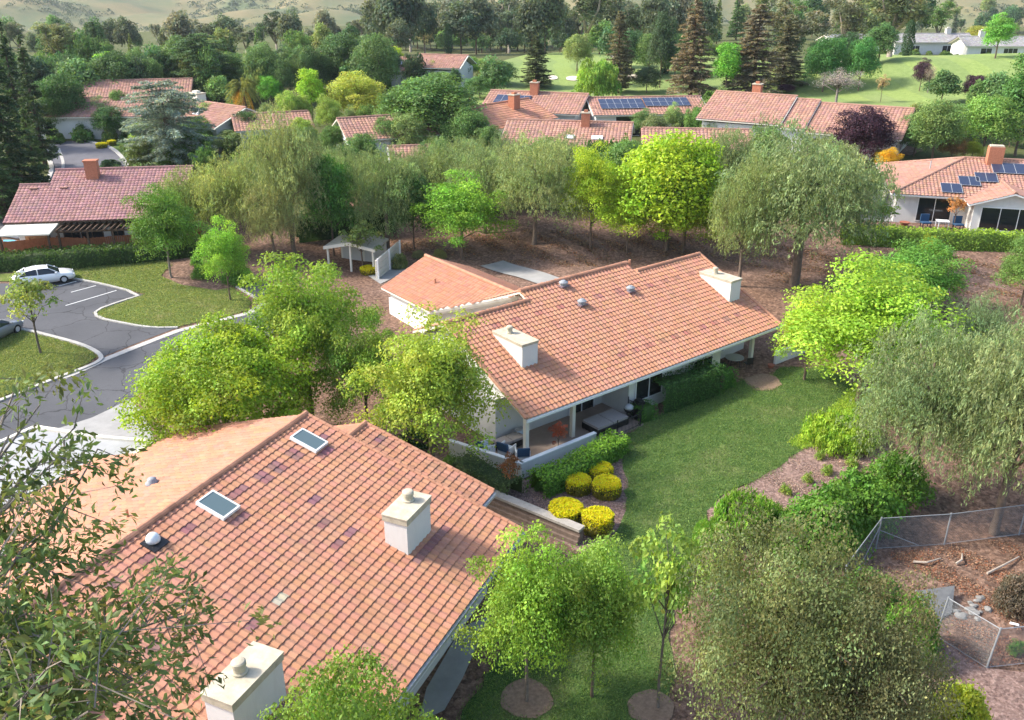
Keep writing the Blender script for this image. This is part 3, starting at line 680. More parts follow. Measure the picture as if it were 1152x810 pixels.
def chimney(name, roof, r0, fr, a0, a1, b0, b1, zb, zt, band=.28, pot=None, over=.05, wall='stucco_white'):
    cb = MB(); wall_box(cb, fr, a0, a1, b0, b1, zb, zt - band)
    c = cb.build(name, wall, roof, org(r0)); k = MB()
    wall_box(k, fr, a0 - over, a1 + over, b0 - over, b1 + over, zt - band, zt - .05); wall_box(k, fr, a0 - over - .02, a1 + over + .02, b0 - over - .02, b1 + over + .02, zt - .05, zt)
    k.build('cap', 'cap_beige', c, org(r0))
    if pot:
        p = MB(); q = fr.pt(pot[0], pot[1], zt); rr = pot[2]
        p.lathe(q, [(rr * 1.25, 0), (rr * 1.25, .06), (rr, .09), (rr, .26), (rr * 1.12, .27), (rr * 1.12, .40), (rr * .9, .44), (rr * .5, .46)], 20)
        p.build('flue_pot', 'cap_beige', c, org(r0))
    return c

# ---- house A: the big near roof
def house_a():
    ang = R(-113.78); E0 = P(588, 597, 2.9); base = np.array([-10.5, 24.0, 0.0]); sl = .309
    r0 = root('tile_roof_house', 'large house in the foreground under a salmon tile roof with two skylights', 'house', base)
    fr = Fr((E0[0], E0[1], 0), ang, -1)                    # b points up-slope, towards the ridge
    rb = MB(); run = 10.92; Lh = 25.0
    pur = (.56, .56, .86); dark = []
    for a, d in ((2.45, 9.45), (3.5, 9.45), (4.6, 9.45), (5.7, 9.5), (6.35, 9.5), (8.85, 9.7), (10.9, 9.7), (12.4, 9.7), (14.4, 9.6), (.5, 9.4)): dark.append(((a, d - .01, a + .6, d + .36), pur))
    for a, d in ((5.2, 6.1), (5.85, 5.0), (4.9, 5.2), (10.7, 5.0), (13.4, 6.9), (4.1, 7.3)): dark.append(((a, d, a + .6, d + .36), pur))
    dark.append(((9.2, 5.25, 9.8, 5.6), (1.0, 1.7, 2.0)))
    dark.append(((2.2, 2.3, 4.8, 2.75), pur)); dark.append(((1.2, 8.5, 2.0, 8.95), pur)); dark.append(((6.9, 8.75, 7.9, 9.1), pur)); dark.append(((12.3, 2.2, 15.2, 2.75), pur))
    roof_plane(rb, fr, 0, 1, 2.9, sl, [(0, 0), (Lh, 0), (Lh, run), (0, run)], .30, .36, .058, 6, .045, dark)
    roof_plane(rb, fr, 2 * run, -1, 2.9, sl, [(0, 3.2), (2.8, 3.2), (2.8, 0), (Lh, 0), (Lh, run), (0, run)], .30, .36, .06, 5, .05)
    ptb = roof_plane(rb, fr, 2.3, 1, 3.15, sl, [(-2.0, 0), (-.02, 0), (-.02, 6.75), (-2.0, 6.75)], .30, .36, .055, 6, .08, [((-1.7, 5.4, -1.1, 5.76), pur)])
    roof_plane(rb, fr, 2.3 + 13.5, -1, 3.15, sl, [(-2.0, 3.5), (-.02, 3.5), (-.02, 6.75), (-2.0, 6.75)], .30, .36, .055, 6, .08)
    zr = 2.9 + sl * run
    caps(rb, fr.pt(-.05, run, zr + .04), fr.pt(Lh, run, zr + .04), .15, .38)
    caps(rb, fr.pt(-2.05, 9.05, 3.15 + sl * 6.75 + .03), fr.pt(0, 9.05, 3.15 + sl * 6.75 + .03), .14, .38)
    for (a, d0, d1) in ((0.0, 0, run), ): caps(rb, fr.pt(a, d0, 2.9 + sl * d0 + .05), fr.pt(a, d1, 2.9 + sl * d1 + .05), .10, .36)
    caps(rb, fr.pt(-2.0, 2.3, 3.2), fr.pt(-2.0, 9.05, 3.2 + sl * 6.75), .10, .36)
    roof = rb.build('roof', ['tile', 'trim_white'], r0, base)
    g = MB(); wall_box(g, fr, 0, Lh, -.13, -.02, 2.72, 2.86); wall_box(g, fr, -2.0, -.1, 2.17, 2.28, 2.98, 3.12); g.build('gutter', 'metal_grey', r0, base)
    w = MB(); wall_box(w, fr, .7, Lh - .7, 1.4, 2 * run - 1.2, -1.0, 2.75); wall_box(w, fr, -1.5, .7, 3.2, 2 * run - 6.8, -1.0, 2.95)
    top = zr - .25
    for a in (.7, Lh - .9):
        i = w.pts([fr.pt(a, 1.4, 2.75), fr.pt(a, 2 * run - 1.2, 2.75), fr.pt(a, run, top)]); j = w.pts([fr.pt(a + .2, 1.4, 2.75), fr.pt(a + .2, 2 * run - 1.2, 2.75), fr.pt(a + .2, run, top)])
        w.face(i); w.face(j[::-1]); [w.face((i[k], j[k], j[(k + 1) % 3], i[(k + 1) % 3])) for k in range(3)]
    w.build('wall', 'stucco', r0, base)
    for a, n_ in ((5.5, 2), (9.5, 3), (14.5, 2)): window(r0, fr, a, 1.4, 0.1, 2.4, 2.0, 'a', -1, n_, 'glass_door')
    cosl = 1 / math.sqrt(1 + sl * sl); Wv = (fr.b + np.array([0, 0, sl])) * cosl; Nv = (np.array([0, 0, 1.]) - fr.b * sl) * cosl
    for a0, a1, d0, d1 in ((6.95, 7.92, 9.10, 10.40), (1.18, 2.10, 8.98, 10.32)):
        s = MB(); o = fr.pt(a0, d0, 2.9 + sl * d0) + Nv * .08; L_, W_ = a1 - a0, (d1 - d0) / cosl
        s.obox(o, fr.a * L_, Wv * .07, Nv * .15); s.obox(o + Wv * (W_ - .07), fr.a * L_, Wv * .07, Nv * .15); s.obox(o + Wv * .07, fr.a * .07, Wv * (W_ - .14), Nv * .15); s.obox(o + Wv * .07 + fr.a * (L_ - .07), fr.a * .07, Wv * (W_ - .14), Nv * .15)
        k = s.build('skylight', 'trim_white', roof, base); q = MB(); q.obox(o + Wv * .07 + fr.a * .07 + Nv * .06, fr.a * (L_ - .14), Wv * (W_ - .14), Nv * .07); q.build('pane', 'skylight_glass', k, base)
    # solar tube dome on a dark flashing
    s = MB(); o = fr.pt(10.0, 9.75, 2.9 + sl * 9.75) + Nv * .07; s.obox(o, fr.a * .75, Wv * .7, Nv * .04); k = s.build('roof_flashing', 'black_metal', roof, base)
    q = MB(); q.lathe(fr.pt(10.35, 10.15, 2.9 + sl * 10.15 + .10), [(.26, 0), (.26, .10), (.25, .14), (.21, .24), (.13, .31), (.04, .335)], 20); q.build('light_dome', 'dome', k, base, True)
    for a, d in ((16.6, 7.0),):
        q = MB(); q.lathe(fr.pt(a, d, 2.9 + sl * d + .06), [(.22, 0), (.22, .12), (.16, .26), (.05, .32)], 16); q.build('roof_vent', 'metal_grey', roof, base, True)
    for a, d in ((6.3, 14.3), (11.6, 16.5)):
        z = 2.9 + sl * (2 * run - d); q = MB(); q.lathe(fr.pt(a, d, z + .02), [(.30, 0), (.30, .06), (.20, .14), (.18, .26), (.08, .31)], 14); q.build('roof_vent', 'galv', roof, base, True)
    for a, d, h in ((10.3, 13.0, .5), (9.2, 12.6, .42)):
        z = 2.9 + sl * (2 * run - d); q = MB(); q.tube([fr.pt(a, d, z - .1), fr.pt(a, d, z + h)], .05, 8); q.build('vent_pipe', 'tile', roof, base)
    # chimneys: placed by their sides
    chimney('chimney', roof, r0, fr, 2.82, 4.70, 2.92, 3.95, 3.5, 5.55, .30, (3.45, 3.55, .21))
    chimney('chimney', roof, r0, fr, 12.75, 15.05, 2.75, 3.80, 3.4, 5.62, .30, (13.95, 3.35, .20))
    # extra roof window low on the left of the big slope
    return fr
FA = house_a()

# ---- house B: the middle house with the long tile roof
def house_b():
    ang = R(38.61); E0 = P(592, 472, 2.9); base = np.array([6.5, 53.0, 0.0]); sl = .43
    r0 = root('long_tile_house', 'long white house beside the lawn under an orange tile roof with two white chimneys', 'house', base)
    fr = Fr((E0[0], E0[1], 0), ang); rb = MB(); pur = (.74, .68, .82); dark = []
    for k in range(8): dark.append(((.9 + 1.7 * k, 6.3, 1.5 + 1.7 * k, 6.62), pur))
    for k in range(7): dark.append(((13.0 + 1.35 * k, 5.9, 13.6 + 1.35 * k, 6.2), pur))
    for k in range(10): dark.append(((8.6 + 1.25 * k, 1.75, 9.2 + 1.25 * k, 2.05), pur))
    roof_plane(rb, fr, 0, 1, 2.9, sl, [(0, 0), (22.6, 0), (22.6, 7.55), (15.95, 7.55), (15.95, 8.45), (6.35, 8.45), (6.35, 7.55), (0, 7.55)], .30, .36, .065, 6, .05, dark)
    for a0, a1, d in ((0, 6.3, 7.55), (6.35, 15.95, 8.45), (16.0, 22.6, 7.55)):
        z = 2.9 + sl * d; roof_plane(rb, fr, d + 3.6, -1, z - sl * 3.6, sl, [(a0, 0), (a1, 0), (a1, 3.6), (a0, 3.6)], .30, .36, .06, 4, .08); caps(rb, fr.pt(a0, d, z + .04), fr.pt(a1, d, z + .04), .15, .38)
    for a, d in ((0, 7.55), (22.6, 7.55)): caps(rb, fr.pt(a, 0, 2.95), fr.pt(a, d, 2.95 + sl * d), .11, .36)
    roof = rb.build('roof', ['tile', 'trim'], r0, base)
    g = MB(); wall_box(g, fr, 0, 22.6, -.12, -.02, 2.72, 2.86); g.build('gutter', 'trim_white', r0, base)
    w = MB(); wall_box(w, fr, 0.2, 8.7, 3.0, 10.4, -.6, 2.85); wall_box(w, fr, 8.7, 17.3, .75, 10.4, -.6, 2.85); wall_box(w, fr, 17.3, 22.3, 2.6, 10.4, -.6, 2.85); wall_box(w, fr, .5, 22.1, 10.0, 10.6, 2.85, 4.6)
    for a in (.4, 22.0):
        i = w.pts([fr.pt(a, 2.0, 3.3), fr.pt(a, 10.3, 4.6), fr.pt(a, 7.5, 5.8)]); j = w.pts([fr.pt(a + .2, 2.0, 3.3), fr.pt(a + .2, 10.3, 4.6), fr.pt(a + .2, 7.5, 5.8)])
        w.face(i); w.face(j[::-1]); [w.face((i[k], j[k], j[(k + 1) % 3], i[(k + 1) % 3])) for k in range(3)]
    w.build('wall', 'stucco_white', r0, base)
    window(r0, fr, 2.6, 3.0, .95, 3.0, 1.05, 'a', -1, 3); window(r0, fr, 5.9, 3.0, .05, 2.0, 2.05, 'a', -1, 2, 'glass_door')
    window(r0, fr, 9.3, .75, .85, 2.3, 1.35, 'a', -1, 2); window(r0, fr, 14.6, .75, .06, 1.8, 2.0, 'a', -1, 2, 'glass_door'); window(r0, fr, 18.4, 2.6, .85, 1.6, 1.2, 'a', -1, 2)
    for a, b in ((.35, .45), (4.1, .75), (20.6, .7)):
        p = MB(); wall_box(p, fr, a, a + .24, b, b + .24, -.2, 2.75); p.build('porch_post', 'trim', r0, base)
    pf = MB(); pf.obox(fr.pt(-1.0, -.75, -.3), fr.a * 9.7, fr.b * 3.75, [0, 0, .38]); pf.build('patio_floor', 'patio_floor', r0, base); pf = MB(); pf.obox(fr.pt(17.3, -.6, -.3), fr.a * 5.4, fr.b * 3.2, [0, 0, .40]); pf.build('patio_floor', 'patio_floor', r0, base)
    chimney('chimney', roof, r0, fr, 2.2, 3.35, 3.05, 5.75, 3.8, 5.72, .16, (2.75, 4.9, .17), .04); chimney('chimney', roof, r0, fr, 20.5, 21.6, 2.9, 5.65, 3.8, 5.72, .16, (21.0, 4.7, .17), .04)
    cosl = 1 / math.sqrt(1 + sl * sl)
    for a, d in ((9.6, 7.9), (9.6, 6.1), (13.95, 6.05)):
        z = 2.9 + sl * d; q = MB(); q.box(fr.pt(a, d, z + .04), (.62, .5, .09), ang, 1); q.lathe(fr.pt(a, d, z + .12), [(.24, 0), (.24, .12), (.30, .14), (.30, .22), (.12, .34)], 14); q.build('roof_vent', ['galv', 'flashing'], roof, base)
    for a, d in ((7.3, 8.9), (8.6, 8.9), (9.9, 9.0), (10.8, 8.9), (16.2, 8.4)):
        z = 2.9 + sl * (16.4 - d); q = MB(); q.tube([fr.pt(a, d, z - .1), fr.pt(a, d, z + .42)], .09, 8); q.build('vent_pipe', 'tile', roof, base)
    # low patio wall, end wall (things of their own)
    def wallrun(name, label, pts, h, t=.2, zb=-.7):
        r1 = root(name, label, 'wall', fr.pt(*pts[0], 0)); mb = MB(); q = MB()
        for (a0, b0), (a1, b1) in zip(pts, pts[1:]):
            p0, p1 = fr.pt(a0, b0, zb), fr.pt(a1, b1, zb); d = p1 - p0; d /= np.linalg.norm(d); n_ = np.array([-d[1], d[0], 0]) * t
            mb.obox(p0 - n_ / 2, p1 - p0 + d * t * .5, n_, [0, 0, h - zb]); q.obox(p0 - n_ * .64 + [0, 0, h - zb], p1 - p0 + d * t * .6, n_ * 1.28, [0, 0, .07])
        mb.build('wall_face', 'stucco_white', r1, org(r1)); q.build('coping', 'trim_white', r1, org(r1))
    wallrun('garden_wall', 'low white stucco wall wrapping the corner of the covered patio', [(-2.6, 3.6), (-1.05, -.85), (4.3, -.85)], .95)
    wallrun('garden_wall', 'short white stucco wall at the far end of the long house', [(21.9, -.35), (24.8, -.75)], 1.15)
    return fr
FB = house_b()

# ---- garage C behind house B
def garage_c():
    ang = R(-52.0); E0 = P(482, 350, 3.1); base = np.array([-6.5, 61.0, .3]); sl = .42
    r0 = root('tile_garage', 'small orange tiled garage between the long house and the mulch bank', 'garage', base)
    fr = Fr((E0[0], E0[1], 0), ang)                       # a points to the eave's right end; rise is +b
    rb = MB(); Lc = 6.6; run = 4.1; ae = 5.0
    roof_plane(rb, fr, 0, 1, 3.1, sl, [(-Lc, 0), (0, 0), (ae, run), (-Lc, run)], .30, .36, .06, 6, .05)
    roof_plane(rb, fr, 2 * run, -1, 3.1, sl, [(-Lc, 0), (ae, 0), (ae, run), (-Lc, run)], .30, .36, .06, 4, .06)
    caps(rb, fr.pt(-Lc, run, 3.1 + sl * run + .04), fr.pt(ae, run, 3.1 + sl * run + .04), .14)
    roof = rb.build('roof', ['tile', 'trim'], r0, base)
    w = MB(); wall_box(w, fr, -Lc + .5, -.4, .5, 2 * run - .5, -.5, 3.0)
    p0, p1 = fr.pt(-.15, .5, -.5), fr.pt(ae - .7, run, -.5); dv = p1 - p0; tk = np.array([-dv[1], dv[0], 0]); tk = tk / np.linalg.norm(tk) * .2
    i = w.pts([p0, p1, p1 + [0, 0, 3.3 + sl * run], p0 + [0, 0, 3.55]]); j = w.pts([q + tk for q in (p0, p1, p1 + [0, 0, 3.3 + sl * run], p0 + [0, 0, 3.55])]); w.face(i); w.face(j[::-1]); [w.face((i[k], j[k], j[(k + 1) % 4], i[(k + 1) % 4])) for k in range(4)]
    w.build('wall', 'stucco_white', r0, base)
    d = MB()
    for off, z in ((0, 0), (.14, -.2)):
        p0, p1 = fr.pt(.02 - off, 0, 2.88 + z), fr.pt(ae + .02 - off, run, 2.88 + z + sl * run); d.obox(p0, p1 - p0, fr.a * .10, [0, 0, .2])
    d.build('barge_board', 'trim', r0, base)
    q = MB(); q.tube([fr.pt(-2.4, 2.2, 3.9), fr.pt(-2.4, 2.2, 4.45)], .08, 8); q.build('vent_pipe', 'tile', roof, base)
    q = MB(); wall_box(q, fr, -6.3, -3.6, .46, .5, 0, 2.3); q.build('garage_door', 'trim_white', r0, base)
garage_c()

# ---- flat roofed garage at the left of house A
def flat_garage():
    c = [P(0, 497, 2.9), P(40, 480, 2.9), P(118, 492, 2.9), P(176, 497, 2.9), P(130, 528, 2.9), P(60, 570, 2.9), P(0, 590, 2.9)]
    c[0] = P(-40, 515, 2.9); c[-1] = P(-60, 600, 2.9)
    base = np.mean(c, 0); base[2] = .2; r0 = root('flat_roof_garage', 'flat white roofed garage left of the foreground tile roof', 'garage', base)
    b = MB(); i = b.pts(c); j = b.pts([p - [0, 0, .25] for p in c]); n = len(c); b.face(i[::-1]); b.face(j)
    for k in range(n): b.face((i[k], i[(k + 1) % n], j[(k + 1) % n], j[k]))
    roof = b.build('roof', 'roof_white', r0, base)
    p = MB(); cen = np.mean(c, 0)
    for k in range(n):
        a, e = c[k], c[(k + 1) % n]; d = e - a; L = np.linalg.norm(d); inn = np.cross([0, 0, 1.], d / L); inn = inn if np.dot(inn, cen - a) > 0 else -inn; p.obox(a + [0, 0, .003], d, inn * .22, [0, 0, .12])
    p.build('parapet', 'trim', roof, base)
    w = MB(); q = [cen + (x - cen) * .93 for x in c]; q2 = [np.array([x[0], x[1], -.6]) for x in q]; q = [x - [0, 0, .25] for x in q]; i = w.pts(q); j = w.pts(q2)
    for k in range(n): w.face((i[k], i[(k + 1) % n], j[(k + 1) % n], j[k]))
    w.build('wall', 'stucco', r0, base)
flat_garage()

# ---- house E: mauve roof on the left, patio with awning
def house_e():
    e0, e1 = P(3, 251, 4.9), P(140, 246.5, 4.9); d = e1 - e0; ang = math.atan2(d[1], d[0]); base = G(80, 262)
    r0 = root('mauve_roof_house', 'brown house at the left under a dull mauve tile roof with a brick chimney', 'house', base)
    fr = Fr((e0[0], e0[1], 0), ang); L = np.linalg.norm(d); sl = .40; rb = MB()
    roof_plane(rb, fr, 0, 1, 4.9, sl, [(0, 0), (L + 5, 0), (L + 5, 7.6), (2.6, 7.6), (2.6, 5.4), (0, 5.4)], .33, .40, .045, 3, .08)
    roof_plane(rb, fr, 15.2, -1, 4.9, sl, [(2.6, 0), (L + 5, 0), (L + 5, 7.6), (2.6, 7.6)], .33, .40, .045, 3, .08); roof_plane(rb, fr, 10.8, -1, 4.9, sl, [(0, 0), (2.6, 0), (2.6, 5.4), (0, 5.4)], .33, .40, .045, 3, .08)
    caps(rb, fr.pt(2.6, 7.6, 4.93 + sl * 7.6), fr.pt(L + 5, 7.6, 4.93 + sl * 7.6)); caps(rb, fr.pt(0, 5.4, 4.93 + sl * 5.4), fr.pt(2.6, 5.4, 4.93 + sl * 5.4))
    roof = rb.build('roof', ['tile_mauve', 'dark_wood'], r0, base)
    w = MB(); wall_box(w, fr, .6, L + 4.5, 1.2, 14, base[2] - .6, 4.95); w.build('wall', 'stucco', r0, base)
    for k, (a, ww) in enumerate(((4.5, 1.3), (6.0, 1.8), (8.6, 1.0), (1.2, 2.0))): window(r0, fr, a, 1.2, base[2] + .2, ww, 2.0, 'a', -1, 2, 'glass_door', 'dark_wood')
    a = 6.3; dd = 6.3; z = 4.9 + sl * dd; cb = MB(); cb.box(fr.pt(a, dd, z - .4), (1.1, .8, 1.9), ang); cb.box(fr.pt(a, dd, z + 1.5), (1.25, .95, .14), ang); cb.build('chimney', 'brick', roof, base)
    for q in (1.4, 4.0): s = MB(); s.box(fr.pt(q, 4.7, 4.9 + sl * 4.7 + .06), (.7, .3, .1), ang); s.build('roof_vent', 'tile_pink', roof, base)
    # awning and pergola
    r1 = root('patio_awning', 'beige patio awning on posts beside the mauve roofed house', 'awning', fr.pt(.9, -1.6, base[2])); b = MB(); b.obox(fr.pt(.2, -2.6, 4.35), fr.a * 4.4, fr.b * 3.4 + np.array([0, 0, .35]), [0, 0, .12]); b.build('canopy', 'trim', r1, org(r1))
    for a in (.4, 4.3): b = MB(); wall_box(b, fr, a, a + .15, -2.4, -2.25, base[2] - .5, 4.35); b.build('post', 'dark_wood', r1, org(r1))
    r2 = root('patio_pergola', 'dark wooden pergola shading the patio of the mauve roofed house', 'pergola', fr.pt(8, -1.2, base[2]))
    b = MB()
    for k in range(14): b.obox(fr.pt(4.9 + k * .5, -1.9, 4.42), fr.a * .09, fr.b * 2.9, [0, 0, .16])
    for y in (-1.6, .6): b.obox(fr.pt(4.8, y, 4.26), fr.a * 6.9, fr.b * .12, [0, 0, .16])
    b.build('rafters', 'dark_wood', r2, org(r2))
    for a in (4.9, 7.3, 9.4, 11.5): b = MB(); wall_box(b, fr, a, a + .16, -1.65, -1.5, base[2] - .5, 4.26); b.build('post', 'dark_wood', r2, org(r2))
    return fr
FE = house_e()

# ---- house F: right house with solar panels and a gabled bay
def house_f():
    e0, e1 = P(1003, 218, 6.0), P(1075, 222, 6.0); d = e1 - e0; ang = math.atan2(d[1], d[0]); base = G(1075, 258); zb = base[2]
    r0 = root('solar_panel_house', 'white house on the right with solar panels and a pale brick chimney', 'house', base)
    fr = Fr((e0[0], e0[1], 0), ang); sl = .33; rb = MB()
    ez = 6.0; Lf = 24.0; rn = 7.2
    roof_plane(rb, fr, 0, 1, ez, sl, [(0, 0), (Lf, 0), (Lf, rn), (7.2, rn)], .33, .40, .055, 4, .07)
    # hip end on the left: its slope runs along a
    f2 = Fr(fr.pt(0, 0, 0), ang + math.pi / 2, -1); roof_plane(rb, f2, 0, 1, ez, sl, [(0, 0), (2 * rn, 0), (rn, 7.2)], .33, .40, .055, 4, .07)
    roof_plane(rb, fr, 2 * rn, -1, ez, sl, [(0, 0), (Lf, 0), (Lf, rn), (7.2, rn)], .33, .40, .055, 4, .07)
    caps(rb, fr.pt(0, 0, ez + .05), fr.pt(7.2, rn, ez + sl * rn + .05)); caps(rb, fr.pt(0, 2 * rn, ez + .05), fr.pt(7.2, rn, ez + sl * rn + .05)); caps(rb, fr.pt(7.2, rn, ez + sl * rn + .04), fr.pt(Lf, rn, ez + sl * rn + .04))
    # gabled bay: ridge along b, towards the camera
    f3 = Fr(fr.pt(9.9, 0, 0), ang + math.pi / 2, -1); bay = 3.6; bs = .33
    for e, sg in ((-bay, 1), (bay, -1)): roof_plane(rb, f3, e, sg, ez - .1, bs, [(-2.3, 0), (3.5, 0), (3.9, bay), (-2.3, bay)] if 1 else None, .33, .40, .055, 4, .07)
    caps(rb, f3.pt(-2.3, 0, ez - .06 + bs * bay), f3.pt(3.6, 0, ez - .06 + bs * bay))
    roof = rb.build('roof', ['tile_pink', 'trim_white'], r0, base)
    w = MB(); wall_box(w, fr, .6, Lf - .6, .7, 2 * rn - .7, zb - .6, 6.0); wall_box(w, fr, 6.9, 12.9, -1.7, .7, zb - .6, 5.95)
    i = w.pts([fr.pt(6.9, -1.7, 5.95), fr.pt(12.9, -1.7, 5.95), fr.pt(9.9, -1.7, 5.95 + .98)]); j = w.pts([fr.pt(6.9, -1.5, 5.95), fr.pt(12.9, -1.5, 5.95), fr.pt(9.9, -1.5, 5.95 + .98)])
    w.face(i); w.face(j[::-1]); [w.face((i[k], j[k], j[(k + 1) % 3], i[(k + 1) % 3])) for k in range(3)]
    w.build('wall', 'stucco_white', r0, base)
    window(r0, fr, 2.6, .7, zb + .15, 2.9, 2.15, 'a', -1, 2, 'glass_door'); window(r0, fr, 7.6, -1.7, zb + .25, 4.6, 2.0, 'a', -1, 3, 'glass_door'); window(r0, fr, 14.5, .7, zb + .9, 2.2, 1.2, 'a', -1, 2)
    cosl = 1 / math.sqrt(1 + sl ** 2); W_ = (fr.b + np.array([0, 0, sl])) * cosl; N_ = np.array([0, 0, 1.]) * cosl - fr.b * sl * cosl
    def panel(a, dd, ww, hh):
        pb = MB(); o = fr.pt(a, dd, ez + sl * dd) + N_ * .15; pb.obox(o, fr.a * ww, W_ * hh, N_ * .05); nn = max(1, round(ww / 1.02))
        for k in range(nn + 1): pb.obox(o + fr.a * (ww * k / nn - .015) + N_ * .05, fr.a * .03, W_ * hh, N_ * .006, 1)
        for v_ in (0, 1): pb.obox(o + W_ * (hh * v_ - .015) + N_ * .056, fr.a * ww, W_ * .03, N_ * .004, 1)
        pb.build('solar_panel', ['solar', 'metal_grey'], roof, base)
    for a, dd, ww, hh in ((4.4, .5, 1.8, 1.65), (6.1, 1.9, 1.8, 1.65), (7.6, 2.7, 1.9, 1.65), (9.3, 4.4, 11, 1.9), (16.2, 1.9, 2.0, 1.65)): panel(a, dd, ww, hh)
    cb = MB(); z = ez + sl * 6.2; cb.box(fr.pt(9.6, 6.4, z - .6), (1.35, .95, 2.3), ang); cb.box(fr.pt(9.6, 6.4, z + 1.7), (1.2, .8, .12), ang, 1); cb.build('chimney', ['brick', 'cap_beige'], roof, base)
    q = MB(); q.tube([fr.pt(4.0, 6.2, ez + 1.0), fr.pt(4.0, 6.2, ez + 2.1)], .06, 8); q.build('vent_pipe', 'metal_grey', roof, base)
    return fr, zb
FF, ZF = house_f()

# ------------------------------------------------------------------ roads, lawns, beds
def curve(pts, it=2, closed=False): return smooth_path(GL(pts), it, closed)
sheet('street', GL([(-60, 470), (0, 452), (64, 425), (117, 403), (200, 371), (280, 351), (300, 338), (330, 342), (318, 372), (262, 398), (200, 422), (146, 449), (104, 470), (40, 505), (-60, 545)]), .02, 'asphalt', 1.2)
sheet('parking_asphalt', GL([(-120, 322), (20, 319), (85, 314.5), (162, 331.5), (108, 351), (109, 357), (148, 366), (173, 369), (200, 368.5), (117, 401), (100, 391), (62, 380), (20, 369), (-20, 362), (-120, 366)]), .012, 'asphalt', 1.0)
sheet('driveway', GL([(104, 470), (146, 449), (166, 470), (175, 500), (190, 540), (120, 540), (60, 520), (0, 520), (-60, 530), (-40, 500), (40, 490)]), .03, 'concrete', 1.0)
sheet('lawn_island', GL([(85, 313), (60, 305), (90, 300), (150, 293), (182, 291), (192, 300), (181, 311), (205, 321), (243, 327), (262, 324), (283, 340), (278, 350), (200, 368), (173, 368), (148, 365), (111, 356), (110, 351), (164, 331)]), .05, 'lawn_dry', .9, .06, .7)
sheet('lawn_strip', GL([(-120, 312), (-20, 309), (60, 305), (85, 313), (20, 317), (-120, 320)]), .045, 'lawn_dry', .9)
sheet('lawn_corner', GL([(-60, 372), (20, 371), (62, 382), (97, 393), (108, 402), (99, 409), (66, 423), (0, 447), (-60, 462)]), .06, 'lawn_dry', .9, .05, .7)
sheet('service_asphalt', GL([(264, 323), (276, 317), (300, 319), (310, 334), (292, 338)]), .03, 'asphalt', .8)
sheet('lawn', GL([(694, 497), (738, 470), (790, 448), (836, 428), (846, 436), (862, 426), (878, 414), (930, 412), (975, 445), (985, 492), (945, 497), (905, 503), (880, 523), (850, 541), (815, 556), (795, 575), (800, 605), (782, 640), (760, 680), (752, 720), (760, 760), (745, 800), (760, 860), (470, 900), (520, 800), (545, 760), (590, 700), (628, 655), (655, 622), (688, 612), (702, 580), (706, 540), (700, 515)]), .05, 'lawn_green', .8, .09, .5)
sheet('planting_bed', GL([(512, 520), (590, 540), (640, 520), (690, 488), (700, 515), (708, 540), (704, 582), (690, 614), (655, 624), (600, 590), (540, 558), (515, 545)]), .03, 'mulch_red', .7, .04, .5)
sheet('mulch_bed', GL([(836, 428), (862, 426), (846, 438)]), .056, 'soil_ring', .5)
sheet('worn_patch', GL([(838, 426), (858, 421), (872, 424), (880, 434), (868, 440), (850, 440)]), .075, 'soil_ring', .4, .08, .4)
sheet('mulch_bank', GL([(905, 503), (945, 497), (985, 492), (1010, 520), (960, 580), (900, 590), (850, 590), (800, 605), (795, 575), (815, 556), (850, 541), (880, 523)]), .035, 'mulch_red', .8, .08, .5)
sheet('bare_patch', GL([(1060, 720), (1110, 752), (1180, 760), (1180, 850), (1060, 840), (1010, 790)]), .03, 'mulch_red', .9)
sheet('walkway', GL([(480, 775), (520, 706), (552, 694), (520, 765), (500, 800), (470, 815)]), .06, 'concrete', .6)
for q in (((592, 787), 30, 19), ((732, 797), 27, 16)):
    g = G(*q[0]); s = pxm(g); sheet('mulch_ring', [(g[0] + q[1] / s * math.cos(a) * random.uniform(.9, 1.08), g[1] + q[1] / s * math.sin(a) * random.uniform(.9, 1.08)) for a in np.linspace(0, 6.1, 18)], .075, 'soil_ring', .35, sm=2)
sheet('concrete_pad', GL([(540, 300), (566, 294), (592, 302), (640, 318), (618, 326), (580, 312)]), .1, 'concrete', .8)
sheet('concrete_path', GL([(408, 306), (432, 292), (462, 302), (428, 320)]), .05, 'concrete', .8)
sheet('side_yard', GL([(962, 248), (985, 226), (1003, 224), (1012, 250)]), .05, 'concrete', .9)
sheet('far_street', GL([(-20, 262), (35, 222), (54, 205), (60, 190), (53, 175), (58, 162), (92, 159), (122, 166), (142, 182), (144, 200), (130, 222), (80, 250), (20, 270)]), .14, 'asphalt_far', 1.5)
sheet('grass_ground', GL([(-250, 244), (0, 236), (200, 236), (330, 242), (560, 240), (720, 236), (860, 226), (960, 205), (1100, 190), (1400, 185), (1450, 50), (1000, 44), (500, 44), (0, 44), (-450, 60)]), .03, 'yard_grass', 4.0)
sheet('verge', GL([(118, 160), (170, 158), (190, 175), (215, 230), (150, 230), (142, 205), (144, 182)]), .10, 'lawn_green', 2.0)
sheet('golf_course', GL([(520, 128), (540, 96), (560, 74), (620, 60), (660, 57), (705, 58), (760, 58), (830, 66), (900, 74), (940, 72), (985, 62), (1040, 64), (1100, 66), (1170, 66), (1300, 70), (1300, 150), (1150, 140), (1050, 128), (1000, 124), (930, 118), (800, 116), (720, 120), (640, 128), (580, 118), (545, 132)]), .2, 'golf_grass', 3.0)
for k, (x, y, w, h) in enumerate(((718, 88, 14, 3.0), (645, 90, 9, 2.6), (697, 66, 12, 2), (938, 72.5, 16, 2.2), (622, 89, 6, 2.4))):
    sheet('sand_bunker', [G(x + w * math.cos(a) * random.uniform(.8, 1.1), y + h * math.sin(a))[:2] for a in np.linspace(0, 6.0, 14)], .32, 'sand', 1.5)
